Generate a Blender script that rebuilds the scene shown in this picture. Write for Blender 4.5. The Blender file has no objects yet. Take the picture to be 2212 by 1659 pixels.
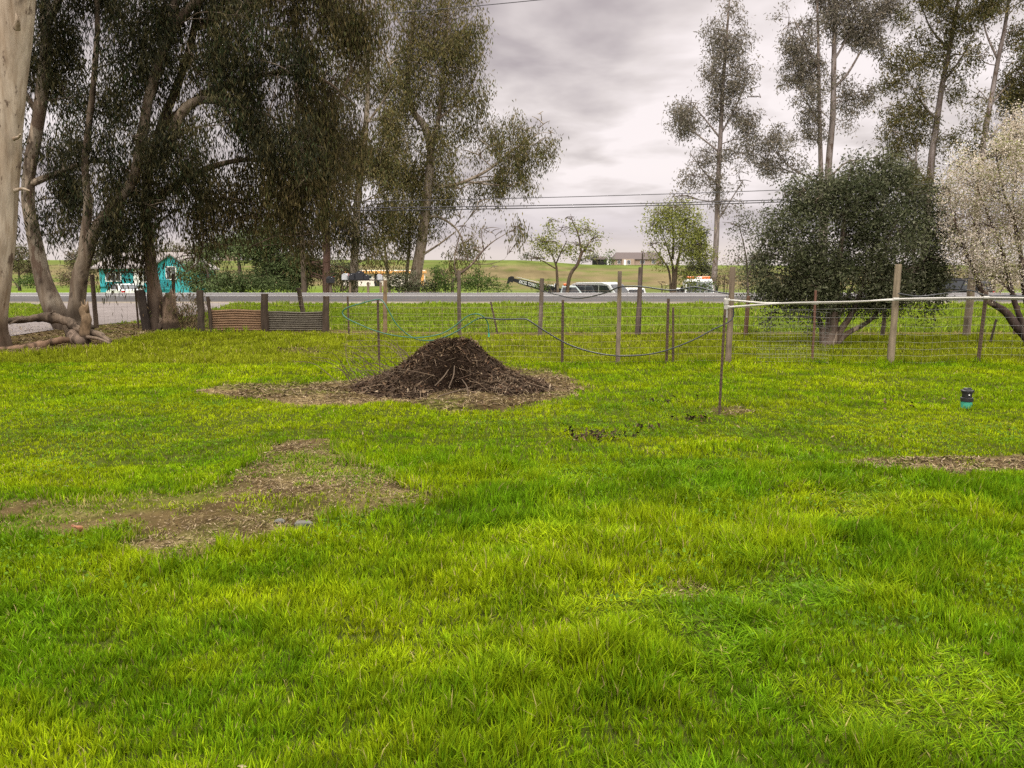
import bpy, bmesh, math, random
import numpy as np
R = math.radians
rng = np.random.default_rng(7)
random.seed(7)
scene = bpy.context.scene
COL = scene.collection

# ---------------------------------------------------------------- camera geometry
F = 1671.0; CU = 1106.0; CV = 829.5; EYE = 1.6
PITCH = math.atan((CV - 588.0) / F)
cp, sp = math.cos(PITCH), math.sin(PITCH)

def W(u, v, Y):
    """world point at world distance Y on the sight line through photo pixel (u, v)"""
    a = (u - CU) / F; t = (CV - v) / F
    dy = cp + sp * t; dz = -sp + cp * t
    k = Y / dy
    return np.array([a * k, Y, EYE + dz * k])

def ss(a, b, x):
    t = np.clip((np.asarray(x, float) - a) / (b - a), 0, 1)
    return t * t * (3 - 2 * t)

# ---------------------------------------------------------------- noise
def _h(i, j, k, s):
    n = (i * 374761393 + j * 668265263 + k * 2147483647 + s * 1274126177) & 0xFFFFFFFF
    n = ((n ^ (n >> 13)) * 1274126177) & 0xFFFFFFFF
    n = ((n ^ (n >> 16)) * 2246822519) & 0xFFFFFFFF
    return ((n ^ (n >> 15)) & 0xFFFFFF) / float(0xFFFFFF)

def noise(x, y, z=0.0, s=0):
    x, y, z = np.broadcast_arrays(np.asarray(x, float), np.asarray(y, float), np.asarray(z, float))
    xi = np.floor(x).astype(np.int64); yi = np.floor(y).astype(np.int64); zi = np.floor(z).astype(np.int64)
    fx, fy, fz = x - xi, y - yi, z - zi
    fx = fx * fx * (3 - 2 * fx); fy = fy * fy * (3 - 2 * fy); fz = fz * fz * (3 - 2 * fz)
    r = 0
    for a in (0, 1):
        for b in (0, 1):
            for c in (0, 1):
                w = (fx if a else 1 - fx) * (fy if b else 1 - fy) * (fz if c else 1 - fz)
                r = r + w * _h(xi + a, yi + b, zi + c, s)
    return r

def fbm(x, y, z=0.0, s=0, o=3):
    r = 0; a = 0.5; f = 1.0; t = 0
    for k in range(o):
        r = r + a * noise(np.asarray(x) * f, np.asarray(y) * f, np.asarray(z) * f, s + k * 17); t += a
        a *= .5; f *= 2.03
    return r / t

# ---------------------------------------------------------------- terrain
KL = np.array([(-40, 0), (20, 0), (24, .02), (33, .22), (34, .25), (40.5, .33), (47.5, .33), (52, -.3), (58, -.65), (66, -.78), (73, -.3), (80, -.3), (95, -.7), (1500, -.8)])
KR = np.array([(-40, 0), (20, 0), (24, .02), (33, .22), (34, .25), (40.5, .33), (47.5, .33), (52, -.5), (58, -1.3), (64, -1.45), (70, -1.45), (95, -1.3), (1500, -1.3)])
PM = (-1.40, 5.45)
def hgt(x, y):
    x = np.asarray(x, float); y = np.asarray(y, float)
    l = np.interp(y, KL[:, 0], KL[:, 1]); r = np.interp(y, KR[:, 0], KR[:, 1])
    m = ss(-8, 1, x)
    z = l * (1 - m) + r * m
    crest = 4.15 + 1.5 * (1 - ss(0, 30, x)) + .5 * (noise(x / 60., y / 90., 0, 5) - .5)
    k = ss(132, 275, y)
    z = z * (1 - k) + crest * k
    z = z - 9 * ss(300, 700, y)
    bump = (fbm(x / 1.7, y / 1.7, 0, 3) - .5) * .10 + (fbm(x / .55 + y * .5, y / .34, 0, 9) - .5) * .085
    bump = bump + .075 * np.exp(-((x - PM[0]) ** 2 + ((y - PM[1]) * 1.3) ** 2) / .30)
    bump = bump + .03 * (fbm(x / .12, y / .12, 0, 17, 2) - .5) * np.exp(-(((x - PM[0]) / 1.6) ** 2 + ((y - PM[1] + .2) / .9) ** 2))
    return z + bump * (1 - ss(12, 16, y)) * ss(-30, -20, y)

def G(u, v):
    """ground point under a photo pixel"""
    Y = 10.0
    a = (u - CU) / F; t = (CV - v) / F
    dy = cp + sp * t; dz = -sp + cp * t
    lo, hi = 1.5, 60.0
    for _ in range(50):
        m = (lo + hi) / 2; k = m / dy
        if EYE + dz * k > np.interp(m, KL[:, 0], KL[:, 1]): lo = m
        else: hi = m
    k = lo / dy
    return (a * k, lo)

def GP(pts): return np.array([G(u, v) for u, v in pts])

def inpoly(x, y, poly):
    c = np.zeros(np.shape(x), bool); n = len(poly)
    for i in range(n):
        x1, y1 = poly[i]; x2, y2 = poly[(i + 1) % n]
        if y1 == y2: continue
        cond = ((y1 > y) != (y2 > y)) & (x < (x2 - x1) * (y - y1) / (y2 - y1) + x1)
        c ^= cond
    return c

def polymask(x, y, poly, soft):
    """noisy-edged mask: average of jittered tests"""
    m = 0
    for k in range(4):
        jx = (noise(x / soft * .8, y / soft * .8, k * 9.1, 31) - .5) * soft * 1.9
        jy = (noise(x / soft * .8, y / soft * .8, k * 9.1 + 4, 47) - .5) * soft * 1.9
        m = m + inpoly(x + jx, y + jy, poly)
    return m / 4.0

P_PILE = GP([(425, 846), (520, 832), (650, 829), (760, 818), (860, 800), (960, 790), (1100, 795), (1200, 803), (1265, 836), (1235, 862), (1100, 880), (960, 888), (860, 870), (700, 880), (600, 872), (480, 858)])
P_NEAR = GP([(600, 962), (690, 950), (740, 1000), (830, 1040), (935, 1078), (880, 1108), (760, 1112), (600, 1085), (470, 1066), (560, 1000)])
P_STREAK = GP([(700, 1108), (660, 1140), (560, 1168), (450, 1197), (400, 1240), (365, 1230), (290, 1197), (245, 1172), (330, 1150), (470, 1125), (600, 1112)])
P_MOSS = GP([(560, 1030), (760, 1080), (700, 1130), (500, 1140), (330, 1152), (150, 1148), (-60, 1158), (-60, 1094), (150, 1080), (350, 1064), (470, 1050)])
P_RIGHT = GP([(1780, 1000), (1850, 984), (2060, 986), (2250, 988), (2250, 1012), (2100, 1022), (1960, 1020), (1880, 1012)])
P_SPOT = GP([(1430, 1268), (1500, 1258), (1560, 1275), (1510, 1300), (1445, 1295)])
P_TPOST = GP([(1535, 884), (1600, 878), (1625, 888), (1580, 897), (1540, 895)])
P_LOG = GP([(-200, 705), (0, 702), (130, 706), (250, 700), (430, 692), (445, 712), (330, 718), (260, 736), (190, 756), (60, 768), (-200, 782)])
P_F2 = GP([(440, 708), (740, 712), (1000, 719), (2400, 718), (2400, 724), (1000, 726), (740, 722), (440, 716)])
P_S1 = GP([(590, 757), (640, 750), (700, 756), (690, 768), (610, 768)])
DR = [(500, 655.5), (462, 672), (420, 684), (330, 693), (240, 700), (120, 713), (0, 731), (-150, 760)]
DL = [(60, 655.5), (97, 664), (97, 680), (60, 690), (0, 698), (-60, 704), (-140, 712), (-260, 724)]
P_DRIVE = np.array([G(*p) for p in DR] + [G(*p) for p in DL[::-1]])

def dirtmask(x, y):
    m = polymask(x, y, P_PILE, .22)
    br = fbm(x / .5, y / .3, 0, 133, 3)
    m = np.maximum(m, polymask(x, y, P_NEAR, .2) * (.5 + .66 * ss(.36, .52, br)))
    m = np.maximum(m, polymask(x, y, P_STREAK, .14) * (.75 + .5 * ss(.36, .5, br)))
    m = np.maximum(m, polymask(x, y, P_MOSS, .22) * (.42 + .8 * ss(.46, .62, br)))
    m = np.maximum(m, polymask(x, y, P_RIGHT, .12) * (.55 + .6 * ss(.38, .55, br)))
    m = np.maximum(m, polymask(x, y, P_SPOT, .08) * .8)
    m = np.maximum(m, polymask(x, y, P_TPOST, .1) * .7)
    m = np.maximum(m, polymask(x, y, P_LOG, .4))
    m = np.maximum(m, polymask(x, y, P_F2, .25) * .75)
    m = np.maximum(m, polymask(x, y, P_S1, .25) * .5)
    return m

# ---------------------------------------------------------------- mesh helpers
class MB:
    def __init__(self):
        self.v = []; self.f = []; self.c = []; self.mi = []; self.n = 0; self.hascol = False
    def add(self, v, f, col=None, mi=0):
        v = np.asarray(v, float).reshape(-1, 3)
        if isinstance(f, np.ndarray): f = [f]
        else:
            d = {}
            for q in f: d.setdefault(len(q), []).append(q)
            f = [np.array(q) for q in d.values()]
        for q in f:
            self.f.append(q.astype(np.int64) + self.n); self.mi.append((len(q), mi))
        self.v.append(v); self.n += len(v)
        if col is not None:
            self.hascol = True
            col = np.asarray(col, float)
            if col.ndim == 1: col = np.tile(col, (len(v), 1))
        else: col = np.ones((len(v), 3))
        self.c.append(col)
    def build(self, name, mats, parent=None, smooth=False, loc=None):
        v = np.concatenate(self.v)
        if loc is not None: v = v - np.asarray(loc)
        me = bpy.data.meshes.new(name)
        me.vertices.add(len(v)); me.vertices.foreach_set('co', v.astype(np.float32).ravel())
        loops = np.concatenate([q.ravel() for q in self.f])
        sizes = np.concatenate([np.full(len(q), q.shape[1]) for q in self.f])
        me.loops.add(len(loops)); me.loops.foreach_set('vertex_index', loops.astype(np.int32))
        me.polygons.add(len(sizes))
        st = np.concatenate([[0], np.cumsum(sizes)[:-1]])
        me.polygons.foreach_set('loop_start', st.astype(np.int32))
        me.polygons.foreach_set('loop_total', sizes.astype(np.int32))
        mi = np.concatenate([np.full(n, m) for n, m in self.mi])
        me.polygons.foreach_set('material_index', mi.astype(np.int32))
        me.polygons.foreach_set('use_smooth', np.full(len(sizes), smooth))
        if self.hascol:
            at = me.attributes.new('Col', 'FLOAT_COLOR', 'POINT')
            c = np.concatenate(self.c); c = np.hstack([c, np.ones((len(c), 1))])
            at.data.foreach_set('color', c.astype(np.float32).ravel())
        me.update(calc_edges=True)
        for m in (mats if isinstance(mats, (list, tuple)) else [mats]): me.materials.append(m)
        o = bpy.data.objects.new(name, me); COL.objects.link(o)
        if parent is not None: o.parent = parent
        return o

def tag(o, label=None, cat=None, group=None, kind=None):
    if label: o['label'] = label
    if cat: o['category'] = cat
    if group: o['group'] = group
    if kind: o['kind'] = kind
    return o

def thing(name, loc, label, cat, group=None, rz=0.0):
    o = bpy.data.objects.new(name, None); COL.objects.link(o)
    o.location = [float(a) for a in loc]; o.rotation_euler = (0, 0, rz); o.empty_display_size = .2
    return tag(o, label, cat, group)

def smoothpath(pts, rad, sub):
    p = np.asarray(pts, float); r = np.asarray(rad, float)
    if len(p) < 3:
        t = np.linspace(0, 1, sub + 1)[:, None]
        return p[0] * (1 - t) + p[-1] * t, r[0] * (1 - t[:, 0]) + r[-1] * t[:, 0]
    q = np.vstack([2 * p[0] - p[1], p, 2 * p[-1] - p[-2]])
    P = []; RR = []
    for i in range(len(p) - 1):
        a, b, c, d = q[i:i + 4]
        for k in range(sub):
            t = k / sub
            P.append(.5 * (2 * b + (c - a) * t + (2 * a - 5 * b + 4 * c - d) * t * t + (3 * b - a - 3 * c + d) * t ** 3))
            RR.append(r[i] * (1 - t) + r[i + 1] * t)
    P.append(p[-1]); RR.append(r[-1])
    return np.array(P), np.array(RR)

def tube(mb, pts, rad, n=6, sub=4, col=None, wob=0.0, seed=0, colfn=None, mi=0, smoothp=True, wf=3.0):
    P, r = smoothpath(pts, rad, sub) if smoothp else (np.asarray(pts, float), np.asarray(rad, float))
    m = len(P)
    T = np.gradient(P, axis=0); T /= np.linalg.norm(T, axis=1)[:, None] + 1e-9
    ref = np.array([0.31, 0.9, 0.12]) if abs(T[0][1]) < .8 else np.array([1., 0, .1])
    u = np.cross(T[0], ref); u /= np.linalg.norm(u)
    rings = []
    an = np.arange(n) / n * 2 * np.pi
    for i in range(m):
        u = u - T[i] * np.dot(u, T[i]); u /= np.linalg.norm(u) + 1e-9
        w = np.cross(T[i], u)
        dirs = np.cos(an)[:, None] * u + np.sin(an)[:, None] * w
        rr = np.full(n, r[i])
        rings.append((P[i], dirs, rr))
    C = np.repeat(P, n, 0); D = np.vstack([a[1] for a in rings]); RR = np.repeat(r, n)
    if wob:
        q = C + D * RR[:, None]
        k = fbm(q[:, 0] * wf + seed, q[:, 1] * wf, q[:, 2] * wf * .6, seed, 2) - .5
        RR = RR * (1 + wob * 2 * k)
    V = C + D * RR[:, None]
    i = np.arange(m - 1)[:, None] * n; j = np.arange(n)[None, :]; j2 = (j + 1) % n
    q = np.stack([i + j, i + j2, i + n + j2, i + n + j], -1).reshape(-1, 4)
    c = col
    if colfn is not None: c = colfn(V, D)
    f = [q]
    mb_f = [list(x) for x in q]
    caps = [list(range(n))[::-1], list(range((m - 1) * n, m * n))]
    mb.add(V, mb_f + caps if n == 4 else [list(x) for x in q] + caps, c, mi)

def rods(mb, A, B, r, n=3, col=None):
    """many straight thin rods, vectorised"""
    A = np.asarray(A, float); B = np.asarray(B, float)
    T = B - A; T /= np.linalg.norm(T, axis=1)[:, None] + 1e-9
    ref = np.where(np.abs(T[:, 2:3]) < .8, np.array([[0, 0, 1.]]), np.array([[1., 0, 0]]))
    u = np.cross(T, ref); u /= np.linalg.norm(u, axis=1)[:, None] + 1e-9
    w = np.cross(T, u)
    r = np.broadcast_to(np.asarray(r, float), (len(A),))[:, None]
    V = np.zeros((len(A), 2 * n, 3))
    for k in range(n):
        a = 2 * math.pi * k / n + .4
        d = (math.cos(a) * u + math.sin(a) * w) * r
        V[:, k] = A + d; V[:, n + k] = B + d
    base = np.arange(len(A))[:, None] * 2 * n
    fs = np.concatenate([base + np.array([[k, (k + 1) % n, n + (k + 1) % n, n + k]]) for k in range(n)])
    if col is not None and np.ndim(col) == 2: col = np.repeat(col, 2 * n, 0)
    mb.add(V.reshape(-1, 3), fs, col)

def box(mb, c, s, col=None, rz=0.0, bev=0.0, mi=0):
    """axis box (centre c, size s), optionally chamfered along all edges"""
    c = np.asarray(c, float); hx, hy, hz = [k / 2 for k in s]
    if bev <= 0:
        v = np.array([(x, y, z) for z in (-hz, hz) for y in (-hy, hy) for x in (-hx, hx)])
        f = [(0, 2, 3, 1), (4, 5, 7, 6), (0, 1, 5, 4), (2, 6, 7, 3), (0, 4, 6, 2), (1, 3, 7, 5)]
    else:
        bm = bmesh.new(); bmesh.ops.create_cube(bm, size=1)
        for q in bm.verts: q.co = (q.co.x * 2 * hx, q.co.y * 2 * hy, q.co.z * 2 * hz)
        bmesh.ops.bevel(bm, geom=bm.edges[:], offset=bev, segments=2, affect='EDGES', profile=.5)
        bm.verts.index_update()
        v = np.array([tuple(q.co) for q in bm.verts]); f = [[q.index for q in p.verts] for p in bm.faces]; bm.free()
    if rz:
        ca, sa = math.cos(rz), math.sin(rz)
        v = np.stack([v[:, 0] * ca - v[:, 1] * sa, v[:, 0] * sa + v[:, 1] * ca, v[:, 2]], 1)
    mb.add(v + c, [list(q) for q in f], col, mi)

def cyl(mb, c, axis, r, L, n=20, col=None, r2=None, bev=0.0):
    axis = np.asarray(axis, float); axis /= np.linalg.norm(axis)
    c = np.asarray(c, float); a = c - axis * L / 2; b = c + axis * L / 2
    r2 = r if r2 is None else r2
    if bev: tube(mb, [a, a, a + axis * bev, b - axis * bev, b], [r - bev, r - bev * .999, r, r2, r2 - bev], n, 1, col, smoothp=False)
    else: tube(mb, [a, b], [r, r2], n, 1, col, smoothp=False)

def prism(mb, poly, y0, y1, col=None, mi=0):
    """(x,z) outline extruded along y"""
    n = len(poly)
    v = [(p[0], y0, p[1]) for p in poly] + [(p[0], y1, p[1]) for p in poly]
    f = [[i, (i + 1) % n, n + (i + 1) % n, n + i] for i in range(n)] + [list(range(n))[::-1], list(range(n, 2 * n))]
    mb.add(v, f, col, mi)

# ---------------------------------------------------------------- materials
def mat(name, base=(.5, .5, .5), rough=.7, metal=0.0, attr=False, nscale=0, namt=.25, c2=None, bump=0.0, bscale=None, spec=.4, trans=0.0, stretch=(1, 1, 1), emit=None):
    m = bpy.data.materials.new(name); m.use_nodes = True
    nt = m.node_tree; N = nt.nodes; L = nt.links
    b = N['Principled BSDF']; out = N['Material Output']
    b.inputs['Roughness'].default_value = rough; b.inputs['Metallic'].default_value = metal
    b.inputs['Specular IOR Level'].default_value = spec
    b.inputs['Base Color'].default_value = (*base, 1)
    src = None
    if attr:
        a = N.new('ShaderNodeAttribute'); a.attribute_name = 'Col'; src = a.outputs['Color']
    tc = N.new('ShaderNodeTexCoord'); mp = N.new('ShaderNodeMapping'); mp.inputs['Scale'].default_value = stretch
    L.new(tc.outputs['Object'], mp.inputs['Vector'])
    if nscale:
        n = N.new('ShaderNodeTexNoise'); n.inputs['Scale'].default_value = nscale; n.inputs['Detail'].default_value = 6; n.inputs['Roughness'].default_value = .65
        L.new(mp.outputs['Vector'], n.inputs['Vector'])
        r = N.new('ShaderNodeMapRange'); r.inputs['From Min'].default_value = .3; r.inputs['From Max'].default_value = .7
        L.new(n.outputs['Fac'], r.inputs['Value'])
        mx = N.new('ShaderNodeMix'); mx.data_type = 'RGBA'
        L.new(r.outputs['Result'], mx.inputs['Factor'])
        if src is None:
            mx.inputs['A'].default_value = (*base, 1)
            mx.inputs['B'].default_value = (*(c2 or [q * (1 - namt) for q in base]), 1)
        else:
            s1 = N.new('ShaderNodeMix'); s1.data_type = 'RGBA'; s1.blend_type = 'MULTIPLY'; s1.inputs['Factor'].default_value = 1
            L.new(src, s1.inputs['A']); s1.inputs['B'].default_value = (1 - namt, 1 - namt, 1 - namt, 1)
            L.new(src, mx.inputs['A']); L.new(s1.outputs['Result'], mx.inputs['B'])
        src = mx.outputs['Result']
    if src is not None: L.new(src, b.inputs['Base Color'])
    if bump:
        n2 = N.new('ShaderNodeTexNoise'); n2.inputs['Scale'].default_value = bscale or nscale or 20; n2.inputs['Detail'].default_value = 5
        L.new(mp.outputs['Vector'], n2.inputs['Vector'])
        bp = N.new('ShaderNodeBump'); bp.inputs['Strength'].default_value = bump; bp.inputs['Distance'].default_value = .02
        L.new(n2.outputs['Fac'], bp.inputs['Height']); L.new(bp.outputs['Normal'], b.inputs['Normal'])
    if trans:
        t = N.new('ShaderNodeBsdfTranslucent'); ms = N.new('ShaderNodeMixShader'); ms.inputs['Fac'].default_value = trans
        if src is not None: L.new(src, t.inputs['Color'])
        else: t.inputs['Color'].default_value = (*base, 1)
        L.new(b.outputs['BSDF'], ms.inputs[1]); L.new(t.outputs['BSDF'], ms.inputs[2]); L.new(ms.outputs['Shader'], out.inputs['Surface'])
    return m

M = dict(
    ground=mat('soil_and_turf', attr=True, nscale=9, namt=.5, rough=1, bump=.9, bscale=34, spec=.0),
    grass=mat('grass_blade', attr=True, rough=.7, trans=.27, spec=.03),
    leaf=mat('leaf', attr=True, rough=.7, trans=.2, spec=.08),
    petal=mat('petal', attr=True, rough=.7, trans=.35, spec=.1),
    bark=mat('bark', attr=True, nscale=7, namt=.35, rough=.85, bump=.4, bscale=14, stretch=(1, 1, .25), spec=.15),
    darkbark=mat('dark_bark', attr=True, nscale=16, namt=.5, rough=.95, bump=.8, bscale=25, stretch=(1, 1, .3), spec=.1),
    asphalt=mat('asphalt', attr=True, nscale=3, namt=.22, rough=.95, bump=.15, bscale=160, spec=.12),
    gravel=mat('gravel', (.165, .14, .13), c2=(.115, .095, .088), nscale=2.2, rough=.9, bump=.4, bscale=60, spec=.2),
    linepaint=mat('line_paint', (.75, .73, .70), nscale=6, namt=.3, rough=.7),
    wood=mat('weathered_wood', attr=True, nscale=18, namt=.45, rough=.9, bump=.6, bscale=40, stretch=(1, 1, .12), spec=.15),
    steel=mat('galvanised_wire', (.20, .19, .17), rough=.7, metal=.2, nscale=12, namt=.35),
    rustwire=mat('rusty_wire', (.20, .15, .11), rough=.8, metal=.2, nscale=9, namt=.4),
    tpost=mat('rusty_steel_post', (.055, .042, .032), c2=(.10, .06, .035), rough=.8, metal=.3, nscale=25),
    pvc=mat('white_pvc', (.34, .32, .28), rough=.4, nscale=5, namt=.14),
    hosegreen=mat('green_rubber', (.022, .115, .07), rough=.4, nscale=6, namt=.4),
    hoseblack=mat('black_rubber', (.018, .020, .022), rough=.45, nscale=6, namt=.3),
    rust=mat('rusty_sheet', (.20, .118, .062), c2=(.11, .065, .036), nscale=3.5, rough=.85, metal=.1, stretch=(1, 1, 3)),
    greysheet=mat('grey_sheet', (.115, .098, .07), c2=(.06, .05, .036), nscale=3.5, rough=.7, metal=.3, stretch=(1, 1, 3)),
    mulch=mat('mulch', attr=True, rough=1, spec=.02),
    mound=mat('mound_soil', (.036, .023, .016), c2=(.013, .009, .006), nscale=22, rough=1, bump=1, bscale=45, spec=.05),
    rock=mat('rock', (.105, .098, .082), nscale=14, namt=.4, rough=.9, bump=.6, bscale=30),
    teal=mat('teal_paint', (.03, .34, .37), nscale=3, namt=.12, rough=.7),
    tealdark=mat('teal_trim', (.025, .25, .28), nscale=3, namt=.12, rough=.7),
    shingle=mat('grey_shingle', (.22, .19, .18), nscale=14, namt=.35, rough=.9),
    brownroof=mat('brown_shingle', (.085, .062, .057), nscale=8, namt=.3, rough=.9),
    pinkwall=mat('beige_stucco', (.34, .25, .19), nscale=4, namt=.1, rough=.85),
    whitewall=mat('white_siding', (.78, .70, .60), nscale=3, namt=.12, rough=.7),
    fascia=mat('orange_fascia', (.72, .36, .10), nscale=3, namt=.25, rough=.7),
    trimwhite=mat('white_trim', (.8, .78, .74), rough=.6, nscale=4, namt=.06),
    glass=mat('window_glass', (.03, .035, .04), rough=.08, spec=.8, nscale=1.5, namt=.4),
    dark=mat('dark_interior', (.018, .017, .016), rough=.8, nscale=4, namt=.3),
    blackmetal=mat('black_metal', (.014, .014, .017), rough=.6, nscale=5, namt=.3),
    greymetal=mat('grey_metal', (.45, .45, .46), rough=.5, metal=.2, nscale=5, namt=.15),
    carwhite=mat('white_car_paint', (.76, .76, .75), rough=.22, spec=.6, nscale=2, namt=.06),
    carsilver=mat('silver_car_paint', (.46, .52, .52), rough=.25, spec=.6, nscale=2, namt=.08),
    cargrey=mat('grey_car_paint', (.40, .41, .40), rough=.28, spec=.6, nscale=2, namt=.08),
    carblack=mat('black_car_paint', (.012, .011, .013), rough=.5, spec=.15, nscale=2, namt=.1),
    tyre=mat('tyre_rubber', (.02, .02, .02), rough=.85, nscale=20, namt=.3),
    orange=mat('orange_lens', (.75, .16, .03), rough=.3, nscale=6, namt=.15),
    red=mat('red_lens', (.45, .01, .02), rough=.25, nscale=6, namt=.15),
    lens=mat('clear_lens', (.7, .7, .68), rough=.15, nscale=6, namt=.1),
    valvegreen=mat('green_plastic', (.045, .30, .20), rough=.45, nscale=12, namt=.25),
    valveblack=mat('black_plastic', (.016, .015, .015), rough=.5, nscale=15, namt=.3),
    cable=mat('black_cable', (.035, .03, .035), rough=.6, nscale=4, namt=.2),
    decal=mat('white_lettering', (.8, .8, .78), rough=.5, nscale=5, namt=.05),
    deadleaf=mat('dead_leaf', (.26, .105, .045), c2=(.15, .06, .028), nscale=30, rough=.7),
)

# ---------------------------------------------------------------- ground sheet
def build_ground():
    xs = np.unique(np.round(np.concatenate([np.arange(-11, 11.01, .11), np.sign(np.linspace(-1, 1, 121)) * (11 + 900 * np.abs(np.linspace(-1, 1, 121)) ** 2.6)]), 3))
    ys = np.unique(np.round(np.concatenate([np.arange(-30, 0, 5), np.arange(0, 14.5, .1), np.arange(14.5, 24, .25), np.arange(24, 52.1, .5), KL[1:, 0][:-1], np.arange(52, 110, 2), np.arange(110, 320, 6), np.arange(320, 1400, 60)]), 3))
    X, Y = np.meshgrid(xs, ys)
    Z = hgt(X, Y)
    dm = dirtmask(X, Y)
    near = ss(21, 24, Y)
    big = fbm(X / 2.5, Y / 2.5, 0, 12)
    turf = np.array([.055, .065, .012])[None, None] * (.75 + .5 * big[..., None])
    field = np.array([.115, .165, .022])[None, None] * (.7 + .6 * fbm(X / 1.5, Y / .9, 0, 19)[..., None])
    c = turf * (1 - near[..., None]) + field * near[..., None]
    n2 = fbm(X / .22, Y / .22, 0, 77, 3)[..., None]
    dirt = np.array([.088, .062, .028]) * (.55 + .9 * n2)
    straw = np.array([.21, .15, .075])
    dirt = dirt + (straw - dirt) * (ss(.48, .70, fbm(X / .5, Y / .3, 0, 15, 3))[..., None] * .75)
    moss = np.array([.11, .125, .02])
    dirt = dirt + (moss - dirt) * (ss(.5, .66, fbm(X / .8, Y / .6, 0, 25, 3))[..., None] * .55)
    dk = ss(.45, .7, fbm(X / 1.3, Y / .7, 0, 55, 2))[..., None] * ((Y > 8) & (Y < 13))[..., None]
    dirt = dirt * (1 - .5 * dk)
    c = c + (dirt - c) * np.clip(dm * 1.3, 0, 1)[..., None]
    hill = ss(88, 120, Y)[..., None]
    hn = fbm(X / 22., Y / 9., 0, 41, 4)[..., None]; hn2 = fbm(X / 4, Y / 6, 0, 43, 4)[..., None]
    hc = np.array([.112, .138, .036]) * (.45 + 1.1 * hn2)
    hb = np.array([.150, .118, .062]) * (.5 + 1.0 * hn2)
    band = ss(120, 150, Y)[..., None] * (1 - ss(205, 240, Y)[..., None])
    hc = hc + (hb - hc) * np.clip(ss(.34, .52, hn * .6 + hn2 * .4) * band, 0, 1)
    c = c * (1 - hill) + hc * hill
    mb = MB()
    ny, nx = X.shape
    i = np.arange(ny - 1)[:, None] * nx + np.arange(nx - 1)[None, :]
    q = np.stack([i, i + 1, i + nx + 1, i + nx], -1).reshape(-1, 4)
    mb.add(np.stack([X, Y, Z], -1).reshape(-1, 3), q, c.reshape(-1, 3))
    g = mb.build('ground', M['ground'], smooth=True)
    tag(g, kind='structure')
build_ground()

# ---------------------------------------------------------------- road and driveway
def build_road():
    xs = np.concatenate([np.arange(-400, -60, 20), np.arange(-60, 60, 1.0), np.arange(60, 401, 20)])
    ys = np.array([33.75, 34.0, 35.5, 37.2, 39, 40.5, 42, 44, 46, 47.5, 47.9])
    X, Y = np.meshgrid(xs, ys)
    z = np.interp(Y, KL[:, 0], KL[:, 1]) + .03
    z[0] -= .06; z[-1] -= .12
    tone = np.where(Y < 40.6, .058, .118) * (.85 + .3 * fbm(X / 9, Y / .8, 0, 5))  # far half lighter: grazing sky sheen painted into the asphalt tone
    c = tone[..., None] * np.array([1.07, .98, .96])
    c = np.where((Y < 34.05)[..., None], np.array([.20, .165, .125]) * (.7 + .6 * noise(X / 3, Y, 0, 8))[..., None], c)
    mb = MB(); ny, nx = X.shape
    i = np.arange(ny - 1)[:, None] * nx + np.arange(nx - 1)[None, :]
    q = np.stack([i, i + 1, i + nx + 1, i + nx], -1).reshape(-1, 4)
    mb.add(np.stack([X, Y, z], -1).reshape(-1, 3), q, c.reshape(-1, 3))
    road = tag(mb.build('road', M['asphalt'], smooth=True), kind='structure')
    for y0, w in ((41.0, .22), (46.9, .26)):
        ml = MB()
        X, Y = np.meshgrid(xs, [y0, y0 + w])
        z = np.interp(Y, KL[:, 0], KL[:, 1]) + .036
        i = np.arange(nx - 1)
        ml.add(np.stack([X, Y, z], -1).reshape(-1, 3), np.stack([i, i + 1, i + nx + 1, i + nx], -1))
        ml.build('edge_line', M['linepaint'], road)
    # driveway
    n = 90; t = np.linspace(0, 1, n)
    def rs(pts):
        p = GP(pts); p, _ = smoothpath(np.hstack([p, np.zeros((len(p), 1))]), np.zeros(len(p)), 12)
        d = np.concatenate([[0], np.cumsum(np.linalg.norm(np.diff(p, axis=0), axis=1))]); d /= d[-1]
        return np.stack([np.interp(t, d, p[:, k]) for k in (0, 1)], 1)
    a, b = rs(DR), rs(DL)
    m = 24; s = np.linspace(0, 1, m)[None, :, None]
    P = a[:, None] * (1 - s) + b[:, None] * s
    Z = hgt(P[..., 0], P[..., 1]) + .018
    mb = MB()
    i = np.arange(n - 1)[:, None] * m + np.arange(m - 1)[None, :]
    q = np.stack([i, i + 1, i + m + 1, i + m], -1).reshape(-1, 4)
    mb.add(np.concatenate([P, Z[..., None]], -1).reshape(-1, 3), q[:, ::-1])
    tag(mb.build('driveway', M['gravel'], smooth=True), kind='structure')
build_road()

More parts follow.
